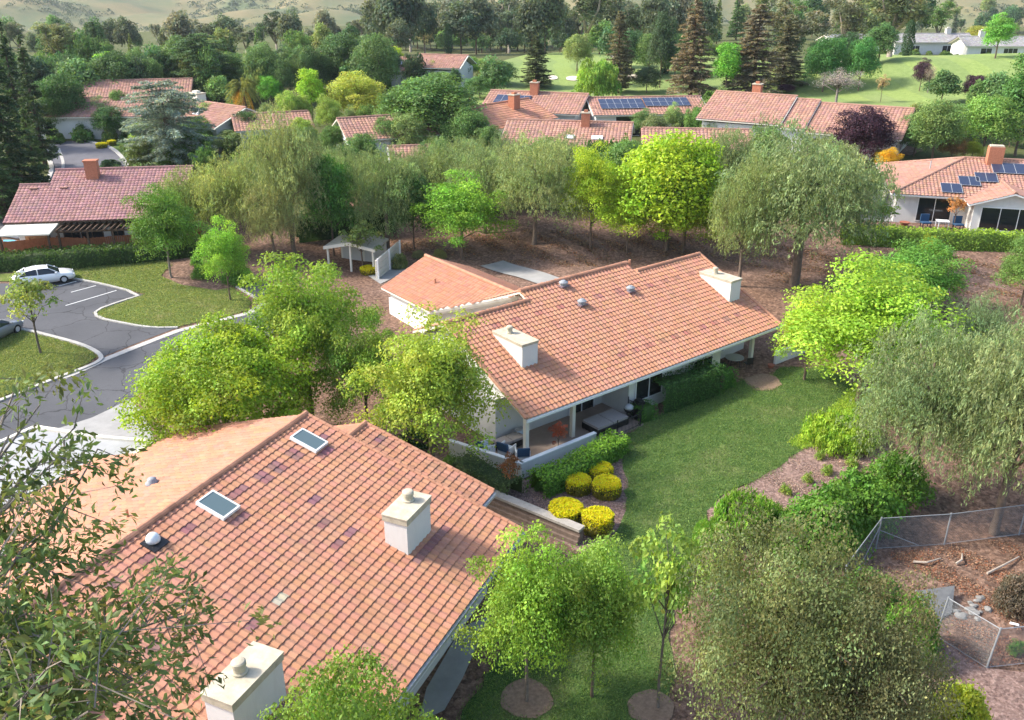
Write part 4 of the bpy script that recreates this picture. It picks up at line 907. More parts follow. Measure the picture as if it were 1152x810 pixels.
# kerbs, gutter, bay lines
def struct_strip(name, pts, w, h, mat, off=0.0, it=2):
    mb = MB(); strip(mb, densify(curve(pts, it), .8, False), w, h, off); o = mb.build(name, mat); o['kind'] = 'structure'; return o
struct_strip('kerb', [(40, 305), (86, 314), (163, 331.5), (135, 340), (107, 350), (109, 358), (148, 366), (173, 369.5), (200, 369)], .22, .10, 'kerb_concrete', 0, 1)
struct_strip('kerb', [(-60, 366), (20, 369), (62, 380), (99, 390.5), (117, 402), (108, 410), (66, 425), (0, 452), (-60, 472)], .30, .11, 'kerb_concrete', 0, 2)
struct_strip('gutter_strip', [(66, 428), (117, 405), (200, 372.5), (280, 352.5), (300, 340)], .55, .018, 'kerb_concrete', .02, 0)
struct_strip('kerb', [(266, 323), (293, 338.5)], .2, .12, 'kerb_concrete', 0, 0)
struct_strip('kerb', [(62, 160), (52, 172), (60, 190), (54, 206), (35, 223), (-5, 250)], .5, .1, 'kerb_concrete', .14, 2)
struct_strip('kerb', [(95, 158), (124, 166), (143, 182), (145, 200), (131, 224)], .45, .1, 'kerb_concrete', .14, 2)
struct_strip('gutter_strip', [(66, 168), (72, 184), (70, 196), (58, 212), (40, 232)], .35, .02, 'kerb_concrete', .145, 2)
for a, b in (((74, 344), (131, 327)), ((80, 329), (108, 321.5)), ((66, 322), (86, 316.5)), ((20, 340), (45, 332))):
    struct_strip('bay_line', [a, b], .11, .006, 'paint_line', .022, 0)

# ------------------------------------------------------------------ hedges and clipped shrubs
def box_hedge(name, label, pts, w, h, color, leaf=.13, dens=150, group=None, cat='hedge', world=False, tip=None, zlift=0.0):
    path = [np.array(p[:2]) for p in (pts if world else GL(pts))]; path = densify(path, .5, False); mid = path[len(path) // 2]; base = (mid[0], mid[1], float(T(*mid)))
    r0 = root(name, label, cat, base, group); C, O, S, TT = [], [], [], []; core = MB(); secs = []
    n = len(path); lens = 0
    for i, p in enumerate(path):
        d = path[min(i + 1, n - 1)] - path[max(i - 1, 0)]; d /= np.linalg.norm(d) + 1e-9; nn = np.array([-d[1], d[0]]); z = float(T(*p)) + zlift; hw = w / 2 * (1 + .06 * math.sin(i * 1.3)); hh = h * (1 + .05 * math.sin(i * .9 + 1))
        q = .9; secs.append(core.pts([(*(p + nn * hw * q), z - .1), (*(p + nn * hw * q), z + hh * .82), (*(p + nn * hw * .6), z + hh * .93), (*(p - nn * hw * .6), z + hh * .93), (*(p - nn * hw * q), z + hh * .82), (*(p - nn * hw * q), z - .1)]))
        m = int(dens * .5 * (w + 2 * h)); u = rng.random(m) * (w + 2 * h); al = rng.random(m) - .5
        for k in range(m):
            x = u[k]; q2 = p + d * al[k] * .5
            if x < h: c = (*(q2 + nn * hw), z + x); o = (*nn, .2)
            elif x < h + w: c = (*(q2 + nn * hw * (1 - 2 * (x - h) / w)), z + hh); o = (0, 0, 1)
            else: c = (*(q2 - nn * hw), z + x - h - w); o = (*(-nn), .2)
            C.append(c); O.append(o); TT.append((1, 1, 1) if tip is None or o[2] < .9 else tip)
    for A, B in zip(secs, secs[1:]):
        for j in range(5): core.face((A[j], A[j + 1], B[j + 1], B[j]))
    core.face(secs[0] ); core.face(secs[-1][::-1])
    C = np.array(C) + rng.normal(0, .06, (len(C), 3)); O = np.array(O); b0 = np.array(base)
    core.v = [tuple(np.array(p) - b0) for p in core.v]; lf = leaf_object('foliage', C - b0, leaf * rng.uniform(.7, 1.4, len(C)), rng, r0, out=O, tint=np.array(TT, float), extra=core); lf.color = (*color, 1)
    return r0
box_hedge('clipped_hedge', 'long dark clipped hedge behind the parked white car and the lawn island', [(-60, 307), (0, 303), (90, 298), (180, 291), (224, 285)], 2.0, 1.45, (.045, .085, .018), .22, 45)
box_hedge('clipped_hedge', 'dark clipped hedge running behind the beige roofed shelter', [(335, 270), (370, 266), (415, 262), (440, 258)], 1.6, 2.2, (.03, .065, .016), .22, 40)
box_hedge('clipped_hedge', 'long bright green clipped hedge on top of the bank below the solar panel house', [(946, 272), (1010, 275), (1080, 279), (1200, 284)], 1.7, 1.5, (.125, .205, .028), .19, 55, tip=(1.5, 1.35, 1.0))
box_hedge('clipped_hedge', 'dark green clipped hedge along the long white house wall', [(738, 461), (765, 452), (800, 440)], 1.7, 1.9, (.04, .095, .022), .13, 150)
box_hedge('clipped_hedge', 'small square clipped bush by the black patio gate', [(716, 474), (730, 470)], 1.0, 1.0, (.055, .13, .022), .12, 170)
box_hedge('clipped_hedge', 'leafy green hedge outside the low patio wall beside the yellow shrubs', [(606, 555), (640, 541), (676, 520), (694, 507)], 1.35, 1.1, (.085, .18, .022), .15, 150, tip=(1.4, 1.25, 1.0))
box_hedge('clipped_hedge', 'dull green hedge between the low white patio wall and the timber retaining wall', [(520, 535), (545, 548), (578, 562)], 1.5, 1.2, (.065, .105, .035), .12, 150)
box_hedge('clipped_hedge', 'rounded green bush ending the hedge by the far patio of the long house', [(806, 437), (816, 433)], 1.3, 1.2, (.06, .15, .022), .14, 150)

def disc_shrub(px, py, wpx, h, label, group='yellow flowering clipped shrubs', flower=(5.6, 3.25, .3)):
    g = G(px, py); s = pxm(g); R_ = wpx / s / 2; r0 = root('yellow_shrub', label, 'shrub', g, group); n = int(5200 * R_ * R_ + 1800); e = 9.0; h *= .85
    nt = int(n * .5); a = rng.uniform(0, 6.283, n); lump = 1 + .05 * np.sin(a * 3 + px) + .03 * np.sin(a * 7 + py); u = rng.random(n); zt = rng.random(n); istop = np.arange(n) < nt
    rad = np.where(istop, R_ * np.sqrt(u), R_ * (.86 + .14 * np.sin(np.clip(zt, 0, 1) * 2.4))) * lump; edge = np.clip((rad / R_ - .82) / .18, 0, 1)
    p = np.stack([rad * np.cos(a), rad * np.sin(a), np.where(istop, h * (1 - .09 * edge ** 2), h * .95 * zt)], 1) + rng.normal(0, .022, (n, 3)); d = p; p[:, 2] = np.maximum(p[:, 2], .02)
    top = istop; fl = (istop & (rng.random(n) < .96)) | (~istop & (rng.random(n) < np.where(zt > .82, .75, np.where(zt > .5, .28, .06))))
    tint = np.where(fl[:, None], np.array(flower), np.array([1.3, 1.05, 1.])); core = MB(); core.lathe((0, 0, 0), [(R_ * .78, -.05), (R_ * .86, h * .3), (R_ * .88, h * .8), (R_ * .8, h * .93)], 14)
    lf = leaf_object('foliage', p, .10 * rng.uniform(.7, 1.3, len(p)), rng, r0, out=np.where(top[:, None], np.array([0, 0, 1.]), unit(p - [0, 0, h * .3])), tint=tint, var=.14, extra=core, aspect=.7); lf.color = (.10, .115, .02, 1)
disc_shrub(650, 553, 28, .95, 'yellow shrub nearest the leafy hedge, left of the back pair')
disc_shrub(682, 557, 31, 1.0, 'yellow shrub on the right of the bed beside the lawn edge')
disc_shrub(675, 537, 27, .8, 'flattest and furthest yellow shrub in the bed by the lawn')
disc_shrub(636, 588, 39, 1.15, 'largest yellow shrub, above the timber retaining wall')
disc_shrub(672, 598, 35, 1.2, 'yellow shrub with olive sides nearest the tree tops at the front')
disc_shrub(415, 308, 19, .7, 'lone yellow shrub in front of the beige roofed shelter')
for k, (x, y, w, lab) in enumerate(((99, 156, 13, 'yellow shrub left of the pair along the far kerb'), (116, 154, 18, 'longer yellow shrub along the far kerb by the cedar'), (115, 167, 12, 'yellow shrub at the near tip of the far street verge'), (126, 164, 9, 'small yellow shrub behind the tip of the far verge'))): disc_shrub(x, y, w, .8, lab, 'yellow shrubs along the far street')

def shrub(kind, xc, yb, yt, w, col, label, name='shrub', group=None, **kw): return tree(name, kind, xc, yb, yt, w, col, label, 'shrub', group, **kw)
GRN = (.075, .165, .025); BRT = (.13, .24, .025); YG = (.19, .24, .025); DK = (.035, .075, .02); PEP = (.14, .185, .08)
shrub('shrub', 222, 298, 284, 16, GRN, 'upper of the two round shrubs on the mulch beside the lawn island'); shrub('shrub', 228, 312, 295, 26, GRN, 'round shrub just below another on the mulch by the lawn island')
shrub('shrub', 268, 318, 298, 40, (.06, .14, .02), 'wide green shrub behind the small bright tree on the lawn island')
shrub('shrub', 450, 302, 283, 20, (.12, .15, .05), 'scrubby pale shrub beside the shelter wall'); shrub('shrub', 471, 290, 281, 17, (.16, .17, .08), 'pale small shrub on the mulch above the orange garage'); shrub('shrub', 495, 291, 279, 18, (.15, .16, .06), 'yellowish small shrub right of the pale one above the orange garage')
shrub('shrub', 1044, 285, 262, 25, YG, 'round yellow green shrub in front of the hilltop hedge'); shrub('shrub', 1062, 290, 278, 19, BRT, 'low bright shrub right of the round yellow green one under the hedge')
shrub('shrub', 1022, 285, 270, 22, GRN, 'low green shrub left of the round yellow green one under the hedge'); shrub('shrub', 608, 551, 540, 16, (.05, .12, .02), 'small dark shrub between the red leaved sapling and the yellow shrubs')
for x, y, yt, w, lab in ((925, 615, 545, 105, 'large glossy green shrub on the left of the slope planting'), (965, 590, 525, 95, 'large glossy green shrub beneath the grey green pepper tree'), (890, 625, 580, 70, 'glossy green shrub nearest the groundcover on the slope'), (1005, 560, 505, 80, 'dark glossy shrub in the shade of the pepper tree')):
    shrub('shrub', x, y, yt, w, (.07, .15, .02), lab, 'glossy_shrub', 'glossy green shrubs on the slope')
shrub('shrub', 1020, 735, 668, 75, (.08, .165, .02), 'bright glossy shrub beside the grey board by the fence', 'glossy_shrub'); shrub('shrub', 975, 690, 645, 90, (.06, .14, .02), 'leafy green shrub in front of the corner fence post', 'glossy_shrub')
shrub('shrub', 1068, 840, 765, 90, (.17, .21, .02), 'yellow green feathery shrub in the bottom right corner', 'feathery_shrub'); shrub('shrub', 1010, 850, 775, 80, (.15, .19, .02), 'feathery shrub just left of the one in the bottom right corner', 'feathery_shrub')
for x, y, yt, w, lab in ((835, 598, 555, 75, 'spreading light green groundcover beside the slope mulch'), (800, 612, 585, 45, 'small patch of light green groundcover next to the lawn'), (862, 590, 565, 40, 'low groundcover patch touching the glossy shrubs')): shrub('carpet', x, y, yt, w, (.115, .22, .03), lab, 'groundcover_plant')
shrub('carpet', 945, 497, 468, 90, (.17, .27, .03), 'bright lime groundcover at the sunny corner of the lawn', 'groundcover_plant')  # sunlight on this corner is mixed into the brighter lime colour
for k, (x, y, w) in enumerate(((922, 513, 15), (962, 508, 17), (958, 522, 19), (930, 530, 17), (908, 540, 14), (884, 553, 17), (975, 500, 12))):
    shrub('tuft', x, y + 3, y - 10, w, (.16, .24, .04), 'small light green tuft in a loose row on the mulch slope', 'plant_tuft', 'green tufts on the mulch slope')
shrub('shrub', 1138, 688, 642, 46, (.10, .085, .06), 'brown leafless looking brush on the bare slope by the fence', 'dry_brush')
shrub('tuft', 1142, 735, 717, 22, GRN, 'small green weed inside the lower wire fence', 'weed_plant'); shrub('tuft', 884, 585, 570, 20, BRT, 'lone light tuft between groundcover and glossy shrubs', 'plant_tuft')
for x, y, yt, w, c, lab in ((380, 505, 480, 60, DK, 'dark low shrub between the two big tile roofs'), (430, 512, 492, 50, (.05, .10, .02), 'green low shrub just behind the foreground roof edge'), (470, 500, 480, 45, DK, 'dark shrub at the foot of the airy yellow green tree'), (510, 535, 512, 40, (.06, .12, .02), 'shrub below the left end of the patio wall')): shrub('shrub', x, y, yt, w, c, lab)

# timber retaining wall
def retaining_wall():
    a, b = G(514, 552), G(652, 612); d = (b - a); d[2] = 0; L = np.linalg.norm(d); d /= L; n = np.array([-d[1], d[0], 0]); n = n if n[1] > 0 else -n; r0 = root('retaining_wall', 'stepped timber retaining wall with a grey stone cap beside the foreground roof', 'wall', (a + b) / 2)
    o = np.array([a[0], a[1], .0]); top = .62; c = MB(); c.obox(o + [0, 0, top] - n * .08, d * L, n * .5, [0, 0, .14]); c.build('cap', 'capstone', r0, org(r0))
    t_ = MB()
    for k in range(5): t_.obox(o + [0, 0, top - .22 * (k + 1)] - n * .13 * k, d * L, n * (.3 + .13 * k), [0, 0, .2])
    t_.build('timber_course', 'timber', r0, org(r0))
retaining_wall()

# ------------------------------------------------------------------ patio things by house B
fb = FB
def floor_b(a, b): return fb.pt(a, b, .08)
def fence_panel_run(name, label, pts, h, mat='black_metal', gap=.12, z=.08):
    r0 = root(name, label, 'fence', fb.pt(*pts[0], z)); p = MB(); rails = MB()
    for (a0, b0), (a1, b1) in zip(pts, pts[1:]):
        p0, p1 = fb.pt(a0, b0, z - .1), fb.pt(a1, b1, z - .1); L = np.linalg.norm(p1 - p0)
        for zz in (.2, h): rails.tube([p0 + [0, 0, zz], p1 + [0, 0, zz]], .022, 4)
        for k in range(int(L / gap) + 1): q = p0 + (p1 - p0) * min(1, k * gap / L); p.tube([q + [0, 0, .1], q + [0, 0, h]], .011, 4)
    rails.build('rails', mat, r0, org(r0)); p.build('bars', mat, r0, org(r0))
    for a, b in pts: q = MB(); q.box(fb.pt(a, b, z - .2), (.06, .06, h + .3)); q.build('post', mat, r0, org(r0))
fence_panel_run('iron_fence', 'low black iron fence at the open side of the covered patio', [(4.3, -.7), (6.3, -.75), (8.3, -.7)], .95)
fence_panel_run('iron_gate', 'tall black iron gate standing beside the square bush', [(8.6, .65), (8.65, -.5)], 1.25)
def daybed(label, a, b, w, d, h=.42, mat='black_metal', top='cushion_grey'):
    r0 = root('outdoor_daybed', label, 'daybed', floor_b(a, b)); m = MB(); wall_box(m, fb, a - w / 2, a + w / 2, b - d / 2, b + d / 2, .14, .08 + h); m.build('frame', mat, r0, org(r0))
    for sa in (-1, 1):
        for sb in (-1, 1): l = MB(); wall_box(l, fb, a + sa * (w / 2 - .06) - .04, a + sa * (w / 2 - .06) + .04, b + sb * (d / 2 - .06) - .04, b + sb * (d / 2 - .06) + .04, .08, .16); l.build('leg', mat, r0, org(r0))
    for s in (0, 1): c = MB(); wall_box(c, fb, a - w / 2 + .03 + s * w / 2, a - .02 + s * w / 2, b - d / 2 + .03, b + d / 2 - .03, .083 + h, .08 + h + .15); c.build('cushion', top, r0, org(r0))
daybed('wide black daybed with grey cushions under the covered patio', 6.6, .55, 2.5, 1.4)
daybed('brown cushioned ottoman seat near the corner of the covered patio', .55, 2.2, 1.8, .8)
def kettle():
    q = floor_b(8.25, .25); r0 = root('kettle_grill', 'black kettle grill with a pale lid on the patio by the black gate', 'grill', q); m = MB()
    for k in range(3): an = k * 2.1; m.tube([q + [.3 * math.cos(an), .3 * math.sin(an), 0], q + [.12 * math.cos(an), .12 * math.sin(an), .6]], .02, 5)
    m.build('legs', 'black_metal', r0, org(r0)); b = MB(); b.lathe(q + [0, 0, .55], [(.08, 0), (.22, .06), (.30, .20), (.31, .28)], 16); b.build('bowl', 'black_metal', r0, org(r0), True)
    l = MB(); l.lathe(q + [0, 0, .84], [(.31, 0), (.28, .12), (.18, .22), (.05, .25)], 16); l.build('lid', 'metal_grey', r0, org(r0), True)
kettle()
def grill_cover():
    q = floor_b(8.9, -.05); r0 = root('covered_cart', 'tall cart under a black cover next to the kettle grill', 'cart', q); m = MB(); wall_box(m, fb, 8.75, 9.3, -.1, .45, .12, 1.15); wall_box(m, fb, 8.82, 9.23, -.02, .38, 1.15, 1.28); m.build('cover', 'black_metal', r0, org(r0))
grill_cover()
def lounge_chair(a, b, label, ang):
    q = floor_b(a, b); r0 = root('lounge_chair', label, 'chair', q, 'blue cushioned chairs on the patio', fb.ang + ang); o = np.zeros(3)
    f = MB(); f.box((0, 0, .22), (.78, .72, .10))
    for x in (-.37, .37): f.box((x, 0, .34), (.06, .72, .36))
    f.build('frame', 'white_plastic', r0)
    for x in (-.35, .35):
        for y in (-.32, .32): l = MB(); l.box((x, y, 0), (.06, .06, .24)); l.build('leg', 'white_plastic', r0)
    c = MB(); c.box((0, -.03, .325), (.66, .64, .16)); c.build('seat', 'cushion_pale', r0); bk = MB(); bk.obox((-.34, .26, .40), (.68, 0, 0), (0, .16, .04), (0, .16, .58)); bk.build('backrest', 'cushion_blue', r0)
lounge_chair(-.15, 1.5, 'blue cushioned chair nearest the outer patio post', 1.9); lounge_chair(.2, .55, 'blue cushioned chair behind the corner of the patio wall', 2.6); lounge_chair(-1.0, 2.3, 'blue cushioned chair deepest along the left patio wall', 1.5)
def side_chair(a, b): q = floor_b(a, b)
def plastic_box():
    q = floor_b(1.6, 2.55); r0 = root('utility_meter', 'pale grey utility box standing by the patio wall', 'box', q); m = MB(); m.box(q, (.5, .3, .62), fb.ang); m.build('case', 'cushion_pale', r0, org(r0)); d = MB(); d.box(q + [0, 0, .623], (.54, .34, .06), fb.ang); d.build('lid', 'metal_grey', r0, org(r0))
plastic_box()
def dining(a, b, label):
    q = fb.pt(a, b, .12); r0 = root('patio_table', label, 'table', q); m = MB(); m.lathe(q + [0, 0, .70], [(.62, 0), (.64, .02), (.64, .05)], 20); m.build('table_top', 'metal_grey', r0, org(r0))
    for k in range(4): an = .8 + k * 1.57; l = MB(); l.tube([q + [.5 * math.cos(an), .5 * math.sin(an), 0], q + [.35 * math.cos(an), .35 * math.sin(an), .7]], .025, 5); l.build('leg', 'black_metal', r0, org(r0))
dining(19.6, 1.3, 'round grey table on the far patio of the long house')
for k, (a, b, an, lab) in enumerate(((18.6, 1.5, 1.6, 'dark metal chair left of the round table on the far patio'), (20.1, .5, 3.4, 'dark metal chair on the lawn side of the round table'))):
    q = fb.pt(a, b, .12); r0 = root('patio_chair', lab, 'chair', q, 'metal chairs on the far patio', an); s = MB(); s.box((0, 0, .42), (.48, .46, .04)); s.build('seat', 'black_metal', r0); s = MB(); s.box((0, .23, .46), (.46, .03, .45)); s.build('backrest', 'black_metal', r0)
    for x in (-.21, .21):
        for y in (-.2, .2): l = MB(); l.tube([(x, y, 0), (x, y, .42)], .015, 5); l.build('leg', 'black_metal', r0)
plant('sapling', 'young', fb.pt(2.05, -.35, .08), 1.3, 2.3, (.26, .07, .035), 'red brown potted shrub against the low patio wall', 'shrub')
tree('sapling', 'young', 574, 560, 506, 30, (.20, .085, .035), 'thin sapling with red brown leaves in the mulch bed', bark=(.22, .17, .13))
pq = FB.pt(21.3, -.5, .12); pr = root('clay_pot', 'small red clay pot at the edge of the far patio', 'pot', pq); pm = MB(); pm.lathe(pq, [(.14, 0), (.22, .3), (.24, .34), (.2, .34)], 14); pm.build('body', 'terracotta_pot', pr, org(pr)); pm = MB(); pm.lathe(pq + [0, 0, .28], [(.19, 0), (.19, .03)], 12); pm.build('soil', 'soil_ring', pr, org(pr))

# ------------------------------------------------------------------ shelter, shed, left fence and yard things
def shelter():
    g = G(403, 300); base = g; ang = R(-12); r0 = root('carport_shelter', 'open shelter with a beige gabled roof and pale slatted side wall', 'shelter', base); fr = Fr(base, ang); b = MB(); hw = 2.1; sl = .2; Wd = 4.8; dp = 3.6
    for s in (-1, 1):
        o = fr.pt(0, -dp / 2, hw + sl * Wd / 2); e = fr.pt(s * Wd / 2, -dp / 2, hw); b.obox(o, e - o, fr.b * dp, [0, 0, .16])
    b.build('roof', 'shed_roof', r0, base); f = MB()
    for s in (-1, 1):
        o = fr.pt(0, -dp / 2 - .06, hw - .1 + sl * Wd / 2); e = fr.pt(s * Wd / 2, -dp / 2 - .06, hw - .1); f.obox(o, e - o, fr.b * .06, [0, 0, .28])
    f.build('barge_board', 'trim', r0, base)
    for a in (-Wd / 2 + .3, Wd / 2 - .3, 0):
        for q in (-dp / 2 + .2, dp / 2 - .2): p = MB(); wall_box(p, fr, a - .08, a + .08, q - .08, q + .08, -.4, hw + (0 if a else .5)); p.build('post', 'trim', r0, base)
    w = MB(); wall_box(w, fr, -Wd / 2 + .2, Wd / 2 - .2, dp / 2 - .25, dp / 2 - .1, -.4, 2.1); w.build('back_wall', 'stucco', r0, base)
    s1 = root('slatted_wall', 'pale slatted screen wall right of the beige roofed shelter', 'wall', fr.pt(Wd / 2, 0, 0)); w = MB()
    for k in range(4): wall_box(w, fr, Wd / 2 + .6, Wd / 2 + .75, -3.6, 2.4, -.1 + k * .5, .34 + k * .5)
    w.build('slats', 'trim', s1, org(s1))
    for q in (-3.6, -.6, 2.3): p = MB(); wall_box(p, fr, Wd / 2 + .76, Wd / 2 + .9, q, q + .14, -.4, 2.0); p.build('post', 'trim_white', s1, org(s1))
shelter()
plant('sapling', 'young', G(408, 306), 4.0, 4.9, (.10, .14, .035), 'small dark green tree standing in front of the beige shelter', 'tree')
def shed():
    g = G(398, 255); r0 = root('orange_shed', 'small orange shed in the shade behind the dark hedge', 'shed', g); b = MB(); b.box(g - [0, 0, .3], (3.4, 2.4, 2.5)); b.build('wall', 'orange_paint', r0, org(r0)); b = MB()
    for s in (-1, 1): b.obox(g + [-1.9, 0, 2.9], (3.8, 0, 0), (0, s * 1.5, -.6), (0, 0, .1))
    b.build('roof', 'tile_pink', r0, org(r0)); b = MB(); b.box(g + [.7, -1.24, 0], (.9, .06, 1.9)); b.build('door', 'dark_wood', r0, org(r0))
shed()
def board_fence(name, label, pts, h, mat, world=False):
    path = densify(pts if world else GL(pts), .16, False); a = path[0]; r0 = root(name, label, 'fence', (a[0], a[1], float(T(*a)))); m = MB(); rl = MB()
    for k, (p, q) in enumerate(zip(path, path[1:])):
        d = q - p; d = np.array([d[0], d[1], 0]); n = np.array([-d[1], d[0], 0]); n /= np.linalg.norm(n); z = float(T(*p)); s = random.uniform(.8, 1.15); m.obox((p[0], p[1], z - .2), d * .93, n * .03, [0, 0, h + .2 + random.uniform(-.02, .02)], 0, (s, s, s))
    m.build('boards', mat, r0, org(r0))
    st = max(1, int(2.4 / .16))
    for k in range(0, len(path) - 1, st): p = MB(); q = path[k]; p.box((q[0], q[1] + .09, float(T(*q)) - .2), (.1, .1, h + .32)); p.build('post', mat, r0, org(r0))
board_fence('wooden_fence', 'long low red wood fence in front of the mauve roofed house', [(-60, 292), (0, 289), (100, 285), (190, 279), (228, 271)], 1.4, 'fence_wood')
board_fence('wooden_gate', 'upright tan wooden screen panel in front of the beige awning', [(32, 283), (56, 281.5)], 1.9, 'gate_wood')
def pool():
    g = G(4, 283); r0 = root('garden_tub', 'round pale blue tub in the yard by the wooden fence', 'tub', g); m = MB(); m.lathe(g, [(1.35, -.1), (1.4, .7), (1.3, .72)], 24); m.build('shell', 'white_plastic', r0, org(r0)); m = MB(); m.lathe(g + [0, 0, .723], [(1.28, 0), (1.28, .04)], 24); m.build('cover', 'pool_blue', r0, org(r0))
    g = G(26, 284); r0 = root('covered_box', 'pale teal covered box beside the tan wooden screen', 'box', g); m = MB(); m.box(g - [0, 0, .1], (1.6, 1.0, .85)); m.build('case', 'cushion_pale', r0, org(r0)); m = MB(); m.box(g + [0, 0, .753], (1.7, 1.1, .08)); m.build('lid', 'white_plastic', r0, org(r0))
    g = G(112, 276); r0 = root('storage_cabinet', 'white storage cabinet on the patio of the mauve roofed house', 'cabinet', g); m = MB(); m.box(g - [0, 0, .1], (1.2, .6, 2.1)); m.build('case', 'white_plastic', r0, org(r0))
    for s in (-.29, .29): m = MB(); m.box(g + [s, -.32, .02], (.54, .03, 1.9)); m.build('door', 'trim_white', r0, org(r0))
    g = G(135, 277); r0 = root('covered_grill', 'object under a bright blue cover at the patio edge', 'cover', g); m = MB(); m.box(g - [0, 0, .1], (1.3, .7, 1.0)); m.box(g + [0, 0, .9], (1.0, .5, .15)); m.build('cover', 'car_cover_blue' if 'car_cover_blue' in MATS else 'pool_blue', r0, org(r0))
pool()

# ------------------------------------------------------------------ wire fences and debris, lower right
def wire_fence(name, label, pts, h, tilt=(0, 0), brace=None, mesh=.075):
    P_ = [np.array(p, float) for p in pts]; r0 = root(name, label, 'fence', P_[0]); up = np.array([tilt[0], tilt[1], 1.]); w = MB(); rails = MB()
    for a, b in zip(P_, P_[1:]):
        L = np.linalg.norm(b - a); d = (b - a) / L; n = np.cross(d, up); n /= np.linalg.norm(n); k = -h
        rails.tube([a + up * h, b + up * h], .021, 5); rails.tube([a + up * .06, b + up * .06], .014, 4)
        while k < L:
            for sg in (1, -1):
                x0, x1 = (k, k + h) if sg > 0 else (k + h, k); y0, y1 = 0., h; u0, u1 = min(max(x0, 0), L), min(max(x1, 0), L)
                if abs(u1 - u0) > .02:
                    f0 = (u0 - x0) / (x1 - x0); f1 = (u1 - x0) / (x1 - x0); p, q = a + d * u0 + up * h * f0, a + d * u1 + up * h * f1; t_ = (q - p) / np.linalg.norm(q - p); s = np.cross(t_, n) * .0035
                    w.quad(p - s, q - s, q + s, p + s); 
            k += mesh
    w.build('wire_mesh', 'galv', r0, org(r0)); rails.build('rails', 'galv', r0, org(r0))
    for p in P_: m = MB(); m.tube([p - [0, 0, .3], p + up * (h + .06)], .038, 8); m.build('post', 'galv', r0, org(r0))
    for a, b in (brace or []): m = MB(); m.tube([np.array(a), np.array(b)], .02, 5); m.build('brace', 'galv', r0, org(r0))
c0 = G(985, 618); c1 = G(1062, 613); c2 = G(1146, 602); c3 = G(1240, 592); l1 = G(946, 672)
wire_fence('chain_link_fence', 'grey chain link fence across the bare slope beneath the pepper tree', [l1, c0, c1, c2, c3], 1.75, brace=[(c0 + [0, 0, 1.1], c0 + (c1 - c0) * .62 + [0, 0, .08]), (c0 + [0, 0, 1.3], c0 + (l1 - c0) * .6 + [0, 0, .08])])
f0, f1, f2 = G(1052, 716), G(1109, 752), G(1200, 742)
wire_fence('chain_link_fence', 'leaning chain link fence corner at the lower right by the rocks', [f0, f1, f2], 1.9, (.12, .05))
def debris():
    q = GL([(1028, 672), (1072, 668), (1070, 692), (1048, 702)]); r0 = root('grey_board', 'flat grey board lying tilted on the slope beside the glossy shrub', 'board', np.mean(q, 0)); m = MB(); q = [p + [0, 0, h] for p, h in zip(q, (.35, .45, .12, .08))]; i = m.pts(q); j = m.pts([p - [0, 0, .06] for p in q]); m.face(i[::-1]); m.face(j)
    for k in range(4): m.face((i[k], i[(k + 1) % 4], j[(k + 1) % 4], j[k]))
    m.build('panel', 'board_grey', r0, org(r0)); m = MB(); m.obox(q[0] + [0, 0, .01], q[3] - q[0], [.05, 0, 0], [0, 0, .05]); m.build('edge_strip', 'galv', r0, org(r0))
    for k in range(22):
        x, y = random.gauss(1092, 15), random.gauss(687, 7); g = G(x, y); r = random.uniform(.06, .19); m = MB(); d = fib(14, rng); n_ = d * (1 + rng.normal(0, .16, (14, 1))) * np.array([r * random.uniform(.9, 1.5), r, r * .6])
        import bmesh
        bm = bmesh.new(); [bm.verts.new(p) for p in n_]; bmesh.ops.convex_hull(bm, input=bm.verts); me = bpy.data.meshes.new('rock'); bm.to_mesh(me); bm.free(); me.materials.append(M('rock')); o = bpy.data.objects.new('rock', me); COL.objects.link(o); o.location = (*g[:2], g[2] + r * .25); tag(o, 'pale grey rock in a loose heap by the lower wire fence', 'rock', 'grey rocks in the heap')
    for pts, lab in ((((1027, 634), (1042, 637), (1058, 630)), 'crooked pale branch lying on the bare slope behind the fence'), (((1075, 636), (1081, 634), (1082, 625)), 'short forked pale branch on the bare slope'), (((1110, 647), (1128, 640), (1146, 628)), 'long thin dead branch beside the brown brush'), (((1136, 703), (1145, 708)), 'white pipe offcut near the rocks')):
        w = [p + [0, 0, .1 + .12 * (k == 1)] for k, p in enumerate(GL(pts))]; m = MB(); m.tube(w, [.06, .05, .03][:len(w)], 6); o = m.build('fallen_branch' if 'pipe' not in lab else 'pipe', 'log' if 'pipe' not in lab else 'white_plastic'); tag(o, lab, 'branch' if 'pipe' not in lab else 'pipe')
debris()

